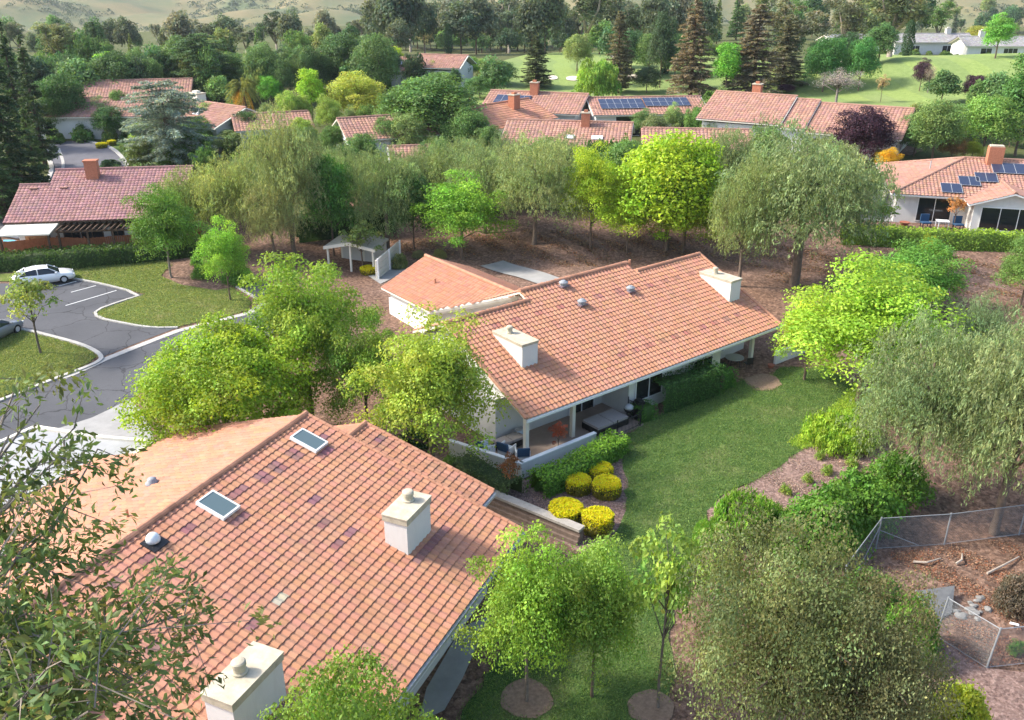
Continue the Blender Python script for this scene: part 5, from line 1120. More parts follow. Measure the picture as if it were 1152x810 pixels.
# ------------------------------------------------------------------ yard of house F
def yard_f():
    g = FF.pt(4.6, -1.3, ZF); r0 = root('patio_table', 'small white patio table between two blue chairs by the glass doors', 'table', g); m = MB(); m.box(g + [0, 0, .68], (1.1, .8, .05), FF.ang); m.build('table_top', 'white_plastic', r0, org(r0))
    for a in (-.45, .45):
        for b in (-.3, .3): l = MB(); l.box(g + [a, b, 0], (.06, .06, .68)); l.build('leg', 'white_plastic', r0, org(r0))
    for a, lab in ((3.2, 'dark blue patio chair left of the small white table'), (6.0, 'dark blue patio chair right of the small white table')):
        g = FF.pt(a, -1.2, ZF); r0 = root('patio_chair', lab, 'chair', g, 'blue chairs outside the glass doors'); s = MB(); s.box(g + [0, 0, .38], (.8, .7, .12)); s.build('seat', 'cushion_blue', r0, org(r0)); s = MB(); s.box(g + [0, .34, .503], (.8, .12, .65)); s.build('backrest', 'cushion_blue', r0, org(r0))
        for x in (-.34, .34):
            for y in (-.28, .28): l = MB(); l.box(g + [x, y, 0], (.06, .06, .38)); l.build('leg', 'black_metal', r0, org(r0))
    g = FF.pt(1.4, -1.2, ZF); r0 = root('clay_pot', 'low brown clay bowl on the terrace left of the blue chairs', 'pot', g); m = MB(); m.lathe(g, [(.25, 0), (.45, .3), (.48, .36), (.42, .36)], 14); m.build('body', 'terracotta_pot', r0, org(r0)); m = MB(); m.lathe(g + [0, 0, .3], [(.4, 0), (.4, .04)], 12); m.build('soil', 'soil_ring', r0, org(r0))
    r0 = root('garden_fence', 'white panel fence left of the solar panel house', 'fence', FF.pt(-1.5, 4, ZF)); m = MB(); wall_box(m, FF, -4.2, -.2, 4, 4.08, ZF - .5, ZF + 1.6); m.build('panel', 'trim_white', r0, org(r0))
    q = MB()
    for k in range(12): wall_box(q, FF, -4.2 + k * .34, -4.1 + k * .34, 4, 4.08, ZF + 1.6, ZF + 2.0)
    wall_box(q, FF, -4.2, -.2, 3.98, 4.1, ZF + 2.0, ZF + 2.1); q.build('lattice', 'trim_white', r0, org(r0))
yard_f()
tree('acer_tree', 'young', 1072, 257, 218, 26, (.30, .15, .05), 'small orange leaved tree in front of the glass doors of the solar panel house', bark=(.2, .15, .12))
tree('small_tree', 'young', 990, 262, 224, 40, (.13, .20, .03), 'spindly light green tree left of the solar panel house')

# ------------------------------------------------------------------ cars
def car_proto(name, label, loc, rz, color, group=None):
    r0 = root(name, label, 'car', loc, group, rz); b = MB(); L = 4.75
    st = [(-2.37, .60, .42, .70), (-2.30, .78, .30, .86), (-1.95, .88, .24, .97), (-1.2, .91, .22, 1.00), (-.4, .92, .20, .98), (.6, .92, .20, .95), (1.1, .91, .22, .92), (1.7, .89, .24, .83), (2.15, .82, .28, .72), (2.36, .62, .38, .58)]
    rg = []
    for x, w, z0, z1 in st: m = (z0 + z1) / 2; rg.append(b.pts([(x, -w * .9, z0), (x, -w, m), (x, -w * .97, z1 - .08), (x, -w * .82, z1), (x, w * .82, z1), (x, w * .97, z1 - .08), (x, w, m), (x, w * .9, z0)]))
    for A, B in zip(rg, rg[1:]):
        for j in range(8): b.face((A[j], B[j], B[(j + 1) % 8], A[(j + 1) % 8]))
    b.face(rg[0]); b.face(rg[-1][::-1])
    rf = [(-1.25, .60, 1.34), (-.6, .64, 1.43), (.1, .63, 1.42), (.45, .60, 1.37)]; q = []
    for x, w, z in rf: q.append(b.pts([(x, -w, z - .03), (x, -w * .7, z + .012), (x, w * .7, z + .012), (x, w, z - .03)]))
    for A, B in zip(q, q[1:]):
        for j in range(3): b.face((A[j], B[j], B[j + 1], A[j + 1]))
    body = b.build('body', 'car_paint', r0, smooth=True); body.color = (*color, 1)
    def glass_part(nm, pts): g = MB(); i = g.pts(pts); g.face(i); g.face(g.pts([np.array(p) - [0, 0, .03] for p in pts])[::-1]); g.build(nm, 'car_glass', r0)
    glass_part('windscreen', [(1.25, -.74, .90), (1.25, .74, .90), (.45, .58, 1.36), (.45, -.58, 1.36)]); glass_part('rear_window', [(-1.25, -.58, 1.33), (-1.25, .58, 1.33), (-1.95, .70, .98), (-1.95, -.70, .98)])
    for s in (-1, 1):
        glass_part('side_window', [(1.1, s * .80, .93), (.42, s * .61, 1.34), (-.35, s * .64, 1.39), (-.35, s * .82, .96)]); glass_part('side_window', [(-.42, s * .82, .97), (-.42, s * .64, 1.39), (-1.2, s * .60, 1.31), (-1.75, s * .78, .99)])
        p = MB(); p.tube([(1.2, s * .78, .90), (.44, s * .60, 1.37)], .035, 4); p.tube([(-.385, s * .83, .95), (-.385, s * .65, 1.41)], .035, 4); p.tube([(-1.22, s * .59, 1.33), (-1.9, s * .74, .98)], .045, 4); p = p.build('pillar', 'car_paint', r0); p.color = (*color, 1)
        h = MB(); h.box((2.22, s * .58, .52), (.18, .34, .13)); h.build('headlight', 'lamp_clear', r0); h = MB(); h.box((-2.30, s * .60, .64), (.12, .30, .14)); h.build('tail_light', 'lamp_red', r0); h = MB(); h.box((.95, s * .98, .92), (.16, .18, .12)); m_ = h.build('mirror', 'car_paint', r0); m_.color = (*color, 1)
        for x in (-1.42, 1.45):
            w = MB(); y = s * .82; n = 18; prof = [(.20, -.10), (.31, -.10), (.33, -.06), (.33, .06), (.31, .10), (.20, .10)]; rings = [w.pts([(x + r_ * math.cos(2 * math.pi * j / n), y + yy, .33 + r_ * math.sin(2 * math.pi * j / n)) for j in range(n)]) for r_, yy in prof]
            for A, B in zip(rings, rings[1:]):
                for j in range(n): w.face((A[j], A[(j + 1) % n], B[(j + 1) % n], B[j]))
            w = w.build('wheel', 'tyre', r0); d = MB(); d.tube([(x, y - .085, .33), (x, y + .085, .33)], .205, 14); d.build('rim', 'rim', w)
    return r0
ca, cb_ = G(20, 323), G(80, 314); cd = cb_ - ca; cm = (ca + cb_) / 2
car1 = car_proto('parked_car', 'white sedan parked in the first bay beside the long dark hedge', cm + [0, 0, .02], math.atan2(cd[1], cd[0]), (.80, .81, .82), 'parked cars')
g = G(-8, 382)
car2 = copy_tree(car1); car2.location = g + [0, 0, .02]; car2.rotation_euler[2] = R(75); car2['label'] = 'grey car partly cut off by the left edge of the picture'
for c in car2.children:
    if c.name.startswith(('body', 'pillar', 'mirror')): c.color = (.20, .21, .22, 1)
car3 = copy_tree(car1); g = G(704, 141); car3.location = g + [0, 0, .1]; car3.rotation_euler[2] = R(170); car3['label'] = 'small distant white car in front of the dark carport under solar panels'

# ------------------------------------------------------------------ houses further back
gable_house('tile_house', 'gabled white house under a pink roof below the big dense green tree', G(434, 172), 24, 10.5, 8, 2.7, .42, wins=[('left', -1.2, .9, 1.4, 1.2, 2)], chim=None)
gable_house('tile_house', 'small white gabled house right of the palm tree', G(308, 161), 20, 8.5, 6.5, 2.5, .40, wins=[('left', -2.2, .8, 1.0, 1.2, 2), ('left', .8, .8, 1.0, 1.2, 2)])
gable_house('tile_house', 'low pink roofed house between the blue grey cedar and the palm tree', G(238, 153), -38, 16, 9, 2.6, .40, skylights=[(1, 2, 1.2, 1.0)], chim=(-3, .5, 2.2, 1.4, .7, 'trim'))
gable_house('tile_house', 'long pink roofed house behind the dark round tree by the far street', G(122, 146), 4, 17, 9, 2.6, .36, wins=[('front', -8, .8, 2.4, 1.4, 2)])
gable_house('tile_house', 'pink roofed house behind the bright lime tree on the far left', G(150, 126), 12, 18, 9, 3.0, .38)
gable_house('tile_house', 'pink roofed house with three skylights right of the far yellow tree', G(476, 94), -14, 16, 9, 2.7, .34, skylights=[(-5, 2.0, 2.2, 1.2), (-1, 2.0, 2.2, 1.2), (3, 2.0, 2.2, 1.2)], split=[(0, 8, 0), (8, 17.2, .6)])
gable_house('tile_house', 'far pink roofed house in front of the grey green trees on the left', G(382, 84), 2, 16, 8, 2.6, .34, wins=[('front', -3, .9, 2.0, 1.3, 2)])
gable_house('tile_house', 'house with an orange red roof and a white gable left of the brick chimney', G(560, 160), 50, 11.5, 9, 3.0, .40, tile='tile', wins=[('left', -3.0, .9, 1.0, 1.3, 1), ('left', 1.2, .9, 1.6, 1.3, 2)], chim=(1.5, -1.5, 1.2, 1.0, 1.6, 'brick'))
gable_house('tile_house', 'orange roofed house with dark solar panels facing the golf course', G(606, 146), -18, 13, 9.5, 3.2, .38, panels=[(-5.6, 1.0, 5.0, 3.2)], chim=(-.5, -.5, 1.1, .9, 1.5, 'brick'))
gable_house('tile_house', 'wide pale pink roofed house with a chimney behind the pepper trees', G(640, 178), -10, 14, 10.5, 2.5, .34, skylights=[(3, 1.6, 1.3, .8), (0, 1.6, 1.0, .8)], chim=(2.0, -1.0, 1.0, 1.0, 1.5, 'brick'), wins=[('right', -2, .9, 1.2, 1.2, 1)])
gable_house('solar_carport_house', 'low house with two rows of solar panels over a dark open carport', G(722, 146), 6, 15, 9.5, 2.9, .30, panels=[(-6.6, 1.6, 6.0, 3.0), (-.4, 2.2, 6.2, 2.6)], wins=[('front', -4.8, .05, 5.2, 2.5, 1), ('front', 3.2, .05, 3.4, 2.5, 1)])  # shade inside the open carport painted as two dark front panes
gable_house('tile_house', 'pale pink roof showing between the lime tree and the large pepper tree', G(780, 188), -6, 11, 8, 2.8, .36)
gable_house('tile_house', 'broad pink roofed house with stepped roof ridges behind the purple plum tree', G(905, 164), -30, 23, 13, 3.0, .36, split=[(0, 10.5, .5), (10.5, 13.4, .2), (13.4, 24.2, -.1)], chim=(-7, 1.0, 1.1, 1.0, 1.2, 'brick'), wins=[('right', -3, .9, 1.6, 1.3, 2), ('right', 2.5, .9, 1.6, 1.3, 2), ('front', 1, .9, 3.0, 1.2, 3)])
gable_house('small_annex', 'small pink roof patch seen through the trees above the round green tree', G(468, 200), 10, 5, 5, 2.6, .36)
gable_house('grey_roof_house', 'distant pale house under a grey roof left of the far green tree', G(1040, 61), 3, 20, 9, 3.2, .34, tile='tile_grey', wins=[('front', -6, .8, 2.2, 1.5, 2), ('front', 2, .8, 2.4, 1.5, 2)], chim=(5, 0, 1.2, 1.0, 1.2, 'stucco'))
gable_house('grey_roof_house', 'distant grey roofed house with wide windows at the right edge', G(1132, 66), -3, 22, 9, 3.0, .34, tile='tile_grey', wins=[('front', -8, .8, 2.4, 1.6, 2), ('front', -3, .4, 3.0, 2.0, 3), ('front', 3, .8, 2.4, 1.6, 2)], chim=(-6.5, 0, 1.2, 1.0, 1.2, 'stucco'))
gable_house('grey_roof_house', 'distant grey roofed house half hidden by the tall eucalyptus', G(960, 60), 8, 16, 8, 3.0, .34, tile='tile_grey')
FH = [(r, [c for c in r.children if c.name.startswith('wall')][0]) for r in bpy.data.objects if r.get('category') == 'house' and r.name.startswith(('tile_house', 'grey_roof', 'small_annex'))]
def foundation_planting():
    for r, w in FH:
        V = np.array([tuple(v.co) for v in w.data.vertices][:8]) + np.array(r.location); A, B, C_ = V[0], V[1], V[3]; far = r.name.startswith('grey')
        for P0, P1, n in ((A, B, 6), (A, C_, 3)):
            d = P1 - P0; out = np.array([d[1], -d[0], 0]); out /= np.linalg.norm(out); out = out if np.dot(out, (V.mean(0) - P0)) < 0 else -out
            for k in range(n):
                q = P0 + d * ((k + random.uniform(.1, .9)) / n) + out * random.uniform(.9, 1.8); q[2] = float(T(q[0], q[1])); h = random.uniform(1.0, 2.6) * (.6 if far else 1)
                plant('shrub', 'shrub_far', q, random.uniform(1.6, 3.2), h, random.choice([(.06, .12, .03), (.09, .15, .04), (.12, .18, .05), (.05, .09, .03)]), 'leafy shrub growing against the pale wall of a house further back', 'shrub', 'shrubs against the far house walls')
foundation_planting()
def patio_wall_d():
    r0 = root('garden_wall', 'white courtyard wall left of the broad pink roofed house', 'wall', G(800, 156)); a, b = G(780, 158), G(806, 163); d = b - a; m = MB(); m.obox(a - [0, 0, .4], d * [1, 1, 0], [0, .2, 0], [0, 0, 2.4]); m.build('wall_face', 'stucco_white', r0, org(r0)); m = MB(); m.obox(a + [0, -.05, 2.0], d * [1, 1, 0], [0, .3, 0], [0, 0, .12]); m.build('coping', 'trim_white', r0, org(r0))
patio_wall_d()

# ------------------------------------------------------------------ trees, nearest first
OLV = (.108, .128, .048); PK = 'pepper_tree'
tree('maple_tree', 'maple', 262, 528, 374, 196, (.165, .24, .02), 'broad dense yellow green maple behind the foreground roof by the street')
tree('ash_tree', 'airy', 352, 480, 288, 150, (.16, .24, .03), 'tall bright green tree between the street and the long tile roof')
tree('ash_tree', 'airy', 487, 540, 352, 165, (.19, .25, .035), 'airy yellow green tree covering the left end of the long tile roof')
tree('ash_tree', 'airy', 415, 500, 352, 95, (.13, .20, .03), 'smaller green tree squeezed between the bright tall tree and the airy one')
tree('round_tree', 'near', 520, 292, 200, 96, (.12, .235, .025), 'round bright green tree with a pale trunk standing on the mulch bank')
tree('lime_tree', 'mid', 748, 282, 148, 130, (.20, .29, .02), 'large lime green tree at the back of the mulch bank, right of its thinner neighbour')
tree('lime_tree', 'airy', 664, 278, 158, 78, (.20, .28, .02), 'thin yellow lime tree left of the large lime green one')
tree('lime_tree', 'near', 705, 284, 205, 72, (.20, .28, .02), 'low lime green tree filling the gap under the large one on the left')
tree('lime_tree', 'near', 768, 285, 212, 88, (.18, .27, .02), 'low lime green tree under the right side of the large one')
tree('lime_tree', 'mid', 770, 276, 158, 80, (.17, .26, .02), 'lime tree on the right flank of the large lime green one')
tree(PK, 'pepper', 893, 322, 128, 190, PEP, 'biggest grey green pepper tree behind the far chimney of the long house')
tree(PK, 'pepper', 830, 322, 168, 80, (0.159, 0.201, 0.073), 'slimmer pepper tree on the left side of the biggest one')
tree(PK, 'pepper', 601, 274, 146, 108, (0.183, 0.226, 0.091), 'weeping pepper tree left of the lime trees at the top of the bank')
tree(PK, 'pepper', 545, 262, 152, 90, (0.146, 0.195, 0.079), 'pepper tree behind the round bright green tree')
tree(PK, 'pepper', 332, 288, 114, 100, (.165, .20, .08), 'tallest pepper tree behind the lawn island')
tree(PK, 'pepper', 309, 294, 200, 66, (.22, .235, .10), 'pale yellowish weeping tree in front of the tallest pepper tree')
tree(PK, 'pepper', 258, 284, 165, 95, (0.189, 0.226, 0.073), 'pepper tree right of the mauve roof, left of the tallest one')
tree(PK, 'pepper', 212, 286, 188, 70, (0.134, 0.183, 0.055), 'dark pepper tree touching the right end of the mauve roof')
tree('street_tree', 'near', 193, 312, 212, 78, (.085, .165, .025), 'green tree with a bare pale trunk on the lawn island', bark=(.30, .25, .20))
tree('young_tree', 'near', 259, 338, 250, 58, (.14, .26, .03), 'slender light green tree at the street edge of the lawn island')
tree('green_tree', 'mid', 376, 288, 168, 62, (.06, .14, .025), 'dark green tree over the left side of the beige shelter')
tree(PK, 'pepper', 437, 284, 160, 92, (0.128, 0.177, 0.067), 'pepper tree with slim leaning trunks behind the shelter')
tree('green_tree', 'mid', 466, 280, 190, 55, (.05, .105, .025), 'dark green tree between the shelter and the round bright tree')
tree(PK, 'pepper', 505, 246, 150, 80, (0.146, 0.195, 0.073), 'pepper tree above and left of the round bright green tree')
tree(PK, 'pepper', 400, 250, 160, 60, (0.134, 0.183, 0.073), 'pepper tree behind the orange shed')
tree('lime_bush_tree', 'near', 965, 452, 302, 178, (.185, .29, .03), 'spreading lime yellow tree at the right end of the long house')
tree('lime_bush_tree', 'near', 905, 428, 332, 80, (.21, .29, .025), 'small yellow tree leaning over the end wall of the long house')
tree('lime_bush_tree', 'near', 1022, 360, 276, 110, (.10, .21, .035), 'fresh green tree behind the lime yellow one on the slope')
tree('lime_bush_tree', 'near', 985, 345, 300, 90, (.08, .18, .03), 'low green tree left of the fresh green one on the slope')
tree(PK, 'pepper', 1020, 562, 350, 165, (.14, .185, .08), 'large drooping pepper tree on the right, over the glossy shrubs')
tree(PK, 'pepper', 1118, 600, 335, 190, (.155, .195, .085), 'largest pepper tree cut by the right edge above the wire fence')
tree(PK, 'pepper', 1090, 440, 330, 90, (.12, .17, .08), 'green pepper tree behind the two large ones on the right')
tree('grey_shrub_tree', 'near', 1148, 345, 270, 70, (.10, .17, .04), 'green bushy tree at the right edge below the hedge')
tree('olive_tree', 'oak', 855, 880, 592, 225, OLV, 'large brownish olive tree filling the bottom right foreground')
tree('olive_tree', 'oak', 948, 905, 655, 185, (.125, .125, .055), 'second brownish olive tree at the bottom, right of the largest one')
tree('street_pear', 'near', 592, 790, 606, 118, (.145, .235, .03), 'bright green pear tree in a mulch ring beside the foreground roof', bark=(.20, .16, .13))
tree('street_pear', 'near', 666, 784, 612, 108, (.145, .235, .04), 'paler green tree just right of the pear tree in the mulch ring')
tree('street_pear', 'young', 740, 797, 572, 95, (.17, .25, .05), 'sparse young tree with two bare stems on the lawn', bark=(.16, .14, .12), k=0)
tree('street_pear', 'young', 800, 740, 590, 80, (.16, .23, .05), 'thin young tree with pale bare stem against the olive tree', bark=(.32, .29, .25), k=1)
tree('young_tree', 'young', 46, 398, 302, 72, (.17, .21, .05), 'thin young street tree on the corner lawn', bark=(.12, .10, .08))
plant('ash_tree', 'airy', (-4.4, 17.4, -.4), 5.0, 9.6, (.12, .19, .03), 'tree crown rising in front of the foreground roof at the bottom edge', 'tree')
plant('ash_tree', 'near', (-1.9, 19.6, -.5), 3.2, 4.9, (.11, .20, .025), 'small green tree by the walkway at the bottom edge', 'tree')

# the tall tree at the left whose sprays hang into view
def foreground_tree():
    r = np.random.default_rng(12); b = np.array([-9.5, 6.5, 0.]); b[2] = float(T(b[0], b[1])); r0 = root('tall_ash_tree', 'tall near tree whose leafy sprays hang into the picture from the left edge', 'tree', b); mb = MB()
    hub = np.array([-9.2, 7.2, 11.5]); mb.tube([b - [0, 0, .3], b + [0, 0, .5], b + [.1, .3, 6], hub, hub + [-.3, .4, 5]], [.42, .34, .27, .20, .07], 9)
    ends = []
    for x, y, dz in ((20, 430, 15), (45, 455, 15), (85, 480, 15), (60, 520, 14), (110, 505, 15.5), (10, 490, 13), (15, 560, 13), (30, 610, 14), (60, 590, 15), (0, 620, 12),
                     (30, 690, 12.5), (75, 715, 13), (110, 745, 12), (50, 755, 11.5), (135, 712, 14), (165, 700, 15), (205, 690, 15.5), (150, 765, 13), (100, 800, 11), (20, 790, 11), (5, 720, 12), (60, 810, 11)):
        d = ray(x, y); ends.append(np.array([0, 0, CAMH]) + d / np.linalg.norm(d) * dz)
    for _ in range(26):
        d = unit(r.normal(0, 1, 3)); ends.append(hub + np.array([-2.2, -1.0, 3.2]) + d * np.array([3.2, 3.6, 3.4]) * r.uniform(.6, 1))
    C, A, O, TT, S = [], [], [], [], []
    for ei, e in enumerate(ends):
        s = hub + np.array([0, 0, r.uniform(-1, 4)]); m = s * .5 + e * .5 + np.array([0, 0, .7]) + r.normal(0, .25, 3); mb.tube([s, m, e], [.075, .045, .012], 5, cap=False); L = np.linalg.norm(e - s); ct = math.exp(r.normal(0, .15))
        for k in range(13 if ei < 10 else 30):
            u = r.uniform(.6, 1.02); p = s * (1 - u) ** 2 + 2 * m * u * (1 - u) + e * u * u; q = p + r.normal(0, 1, 3) * np.array([.55, .55, .38]) + [0, 0, -.12]; mb.tube([p, q], [.011, .005], 3, cap=False)
            n = 30; c = q + r.normal(0, .13, (n, 3)); C.append(c); a = unit(c - q + np.array([0, 0, -.16]) + (q - p) * .2); A.append(a); TT.append(np.ones((n, 3)) * ct * math.exp(r.normal(0, .2)) * np.array([1 + max(0, r.normal(0, .25)), 1, 1]))
    C = np.concatenate(C); lf = leaf_object('crown', C - b, .15 * r.uniform(.7, 1.35, len(C)), r, r0, aspect=.38, axis=np.concatenate(A), tint=np.concatenate(TT)); lf.color = (.075, .115, .038, 1)
    mb.v = [tuple(np.array(p)) for p in mb.v]; t_ = mb.build('trunk', 'bark', r0, b); t_.color = (.22, .19, .16, 1)
foreground_tree()

# ---- middle distance, tree by tree
mid = [
 ('dense_tree', 'mid', 486, 166, 84, 118, (.075, .14, .035), 'big dense green tree above the gabled house in the middle'),
 ('dense_tree', 'mid', 452, 164, 96, 62, (.07, .13, .03), 'left shoulder tree of the big dense green one'),
 ('yellow_tree', 'mid', 402, 142, 81, 74, (.26, .29, .05), 'wide yellow green tree left of the big dense green tree'),
 ('lime_tree', 'tall', 353, 142, 76, 36, (.22, .34, .03), 'upright lime green tree left of the wide yellow green one'),
 ('round_tree', 'mid', 307, 122, 84, 32, (.10, .24, .03), 'round bright green tree right of the palm tree'),
 ('round_tree', 'mid', 352, 108, 76, 44, (.12, .22, .05), 'pale round tree behind the upright lime green one'),
 ('lime_tree', 'tall', 128, 116, 58, 42, (.20, .34, .03), 'brightest lime green tree in front of the far left roofs'),
 ('round_tree', 'mid', 100, 100, 74, 36, (.12, .20, .04), 'green tree left of the brightest lime one'),
 ('round_tree', 'mid', 126, 158, 119, 42, (.045, .10, .03), 'dark round tree in front of the low pink roof by the far street'),
 ('green_tree', 'mid', 76, 150, 78, 60, (.05, .10, .03), 'dark green tree at the left end of the pink roofs'),
 ('green_tree', 'mid', 92, 118, 62, 50, (.045, .085, .03), 'dark tree above the pink roofs beside the tall dark conifers'),
 ('lime_bush', 'near', 480, 178, 146, 38, (.15, .26, .03), 'small lime bush in front of the big dense tree'),
 ('green_tree', 'mid', 390, 224, 176, 50, (.07, .15, .03), 'green tree between two pepper trees behind the shelter'),
 ('olive_bush', 'mid', 586, 150, 110, 34, (.12, .15, .06), 'greyish slim tree in front of the orange red roof'),
 ('olive_bush', 'mid', 612, 148, 122, 28, (.10, .14, .05), 'low green tree between the orange roofs'),
 ('round_tree', 'mid', 561, 96, 68, 42, (.055, .12, .035), 'dark rounded tree by the fairway left of the pine'),
 ('round_tree', 'mid', 532, 90, 62, 36, (.13, .22, .05), 'light green tree left of the dark rounded tree'),
 ('lime_tree', 'mid', 447, 76, 52, 16, (.26, .32, .03), 'tiny yellow tree beside the far skylight roof'),
 ('willow_tree', 'willow', 672, 120, 63, 54, (.17, .27, .05), 'weeping willow with hanging bright green curtains by the fairway'),
 ('willow_tree', 'willow', 646, 130, 100, 26, (.15, .25, .05), 'low willow at the foot of the large weeping one'),
 ('lime_tree', 'tall', 815, 112, 47, 36, (.13, .29, .04), 'upright bright green tree left of the brown redwoods'),
 ('round_tree', 'mid', 925, 105, 40, 52, (.06, .15, .04), 'big dark green round tree right of the redwoods'),
 ('round_tree', 'mid', 965, 104, 38, 40, (.06, .155, .04), 'taller dark green tree beside the grey bare one'),
 ('bare_tree', 'bare', 940, 118, 74, 60, (.34, .30, .29), 'grey nearly leafless tree above the broad pink roof'),
 ('plum_tree', 'mid', 966, 186, 121, 72, (.035, .016, .026), 'dark purple plum tree beside the broad pink roofed house'),
 ('plum_tree', 'mid', 1097, 116, 84, 38, (.04, .018, .028), 'dark purple plum tree on the edge of the fairway'),
 ('plum_tree', 'tall', 1034, 104, 65, 22, (.06, .035, .045), 'small purple plum tree on a thin trunk on the fairway'),
 ('plum_tree', 'mid', 884, 106, 94, 22, (.05, .02, .035), 'little purple plum peeking over the broad pink roof'),
 ('sapling', 'young', 990, 116, 82, 18, (.28, .22, .12), 'thin brownish young tree on the fairway near the grey bare one'),
 ('sapling', 'bare', 1043, 106, 70, 18, (.36, .28, .20), 'thin bare young tree right of the small purple plum'),
 ('loquat_tree', 'mid', 1047, 182, 112, 66, (.11, .17, .05), 'rounded olive green tree right of the purple plum'),
 ('green_tree', 'mid', 1104, 178, 106, 72, (.13, .22, .05), 'light green tree behind the solar panel house'),
 ('green_tree', 'tall', 1142, 176, 58, 62, (.075, .16, .04), 'tall green tree at the right edge above the solar panel house'),
 ('rust_bush', 'mid', 1069, 182, 150, 34, (.16, .10, .04), 'rust tinted bush beside the pale chimney'),
 ('lime_bush', 'near', 1092, 182, 158, 26, (.19, .23, .03), 'yellowish bush right of the rust tinted one'),
 ('flower_bush', 'near', 997, 196, 167, 30, (.42, .28, .02), 'bush of orange yellow flowers by the white panel fence'),
 ('green_tree', 'mid', 975, 232, 190, 40, (.08, .15, .04), 'green bush tree left of the white panel fence'),
 ('far_round_tree', 'tall', 1118, 72, 14, 36, (.12, .26, .05), 'bright green tree in front of the far grey roofs'),
 ('yellow_bush', 'mid', 1098, 58, 28, 34, (.24, .25, .05), 'yellowish tree between the far grey roofed houses'),
 ('small_tree', 'young', 694, 98, 66, 30, (.20, .20, .06), 'thin yellowish tree between the pine and the willow'),
 ('citrus_tree', 'near', 744, 142, 122, 36, (.24, .25, .03), 'low yellow green bush in front of the solar carport'),
 ('citrus_tree', 'near', 664, 141, 124, 40, (.11, .18, .03), 'low green bush left of the solar carport'),
 ('green_tree', 'mid', 780, 160, 118, 26, (.09, .17, .04), 'green bush beside the white courtyard wall'),
 ('green_tree', 'mid', 735, 168, 128, 34, (.12, .15, .06), 'grey green bush in front of the solar carport, left of the pink roof'),
]
for nm, kd, x, yb, yt, w, c, lab in mid: tree(nm, kd, x, yb, yt, w, c, lab)
tree('palm_tree', 'palm', 277, 136, 82, 40, (.15, .17, .05), 'palm tree with drooping golden lower fronds above the pink roofs', 'palm')
tree('palm_tree', 'palm', 797, 150, 96, 26, (.11, .19, .05), 'slender small palm beside the white courtyard wall', 'palm')
tree('blue_cedar', 'cedar', 195, 198, 90, 112, (.15, .19, .165), 'blue grey cedar rising beside the far street')
tree('cedar_tree', 'cedar', 233, 114, 36, 78, (.06, .105, .05), 'dark green cedar behind the blue grey one')
tree('cedar_tree', 'conifer', 115, 90, 24, 26, (.03, .055, .025), 'dark pointed conifer above the brightest lime tree')
for x, yb, yt, w, c, lab in ((22, 224, 8, 74, (.028, .055, .025), 'huge dark conifer at the left edge above the mauve roof'), (-22, 240, 20, 80, (.025, .05, .022), 'dark conifer cut off by the left edge'), (52, 190, 40, 50, (.035, .06, .028), 'dark conifer beside the huge one at the left'), (30, 170, 22, 50, (.03, .055, .025), 'second row dark conifer rising behind the huge one'), (8, 250, 130, 70, (.04, .075, .025), 'low dark green conifer at the bend of the far street'), (45, 215, 110, 40, (.05, .085, .03), 'small green conifer at the kerb of the far street')):
    tree('dark_conifer', 'conifer', x, yb, yt, w, c, lab)
for x, yb, yt, w, c, lab in ((603, 100, 40, 44, (.06, .075, .035), 'dark pine standing alone on the near fairway'), (694, 106, 12, 46, (.12, .115, .07), 'brown tinged pine right of the weeping willow'), (727, 106, 74, 36, (.045, .075, .035), 'small dark spreading tree right of the brown tinged pine'), (776, 112, 0, 62, (.15, .125, .085), 'tall brown redwood above the solar carport'), (846, 108, 4, 74, (.15, .13, .09), 'tall brown redwood left of the big round tree'), (880, 100, 20, 56, (.12, .12, .075), 'brownish redwood between the first two'), (742, 100, 8, 34, (.05, .08, .04), 'dark green upright tree left of the tall brown redwood')):
    tree('redwood_tree', 'redwood' if 'small dark' not in lab and 'dark green' not in lab else 'mid', x, yb, yt, w, c, lab)
for x, yb, yt, w, lab in ((748, 84, 30, 13, 'narrow dark cypress left of the tall redwood'), (1018, 71, 22, 13, 'narrow cypress standing on the far fairway'), (505, 66, 26, 9, 'pencil thin dark cypress behind the skylight roof')): tree('cypress_tree', 'cypress', x, yb, yt, w, (.035, .07, .03), lab)
for x, yb, yt, w, c, lab in ((1000, 66, -24, 86, (.11, .125, .065), 'tallest eucalyptus with a white forked trunk on the far fairway edge'), (945, 70, -14, 60, (.11, .12, .07), 'eucalyptus left of the tallest one with the forked trunk'), (880, 88, -10, 72, (.12, .125, .075), 'eucalyptus with pale bare trunks behind the brown redwoods'), (72, 84, 24, 52, (.13, .15, .075), 'pale eucalyptus against the hills at the far left'), (462, 60, 2, 40, (.08, .11, .055), 'tall grey green eucalyptus behind the skylight roof'), (478, 62, 16, 28, (.22, .20, .10), 'yellowish eucalyptus beside the tall grey green one')):
    tree('eucalyptus_tree', 'eucalyptus', x, yb, yt, w, c, lab)
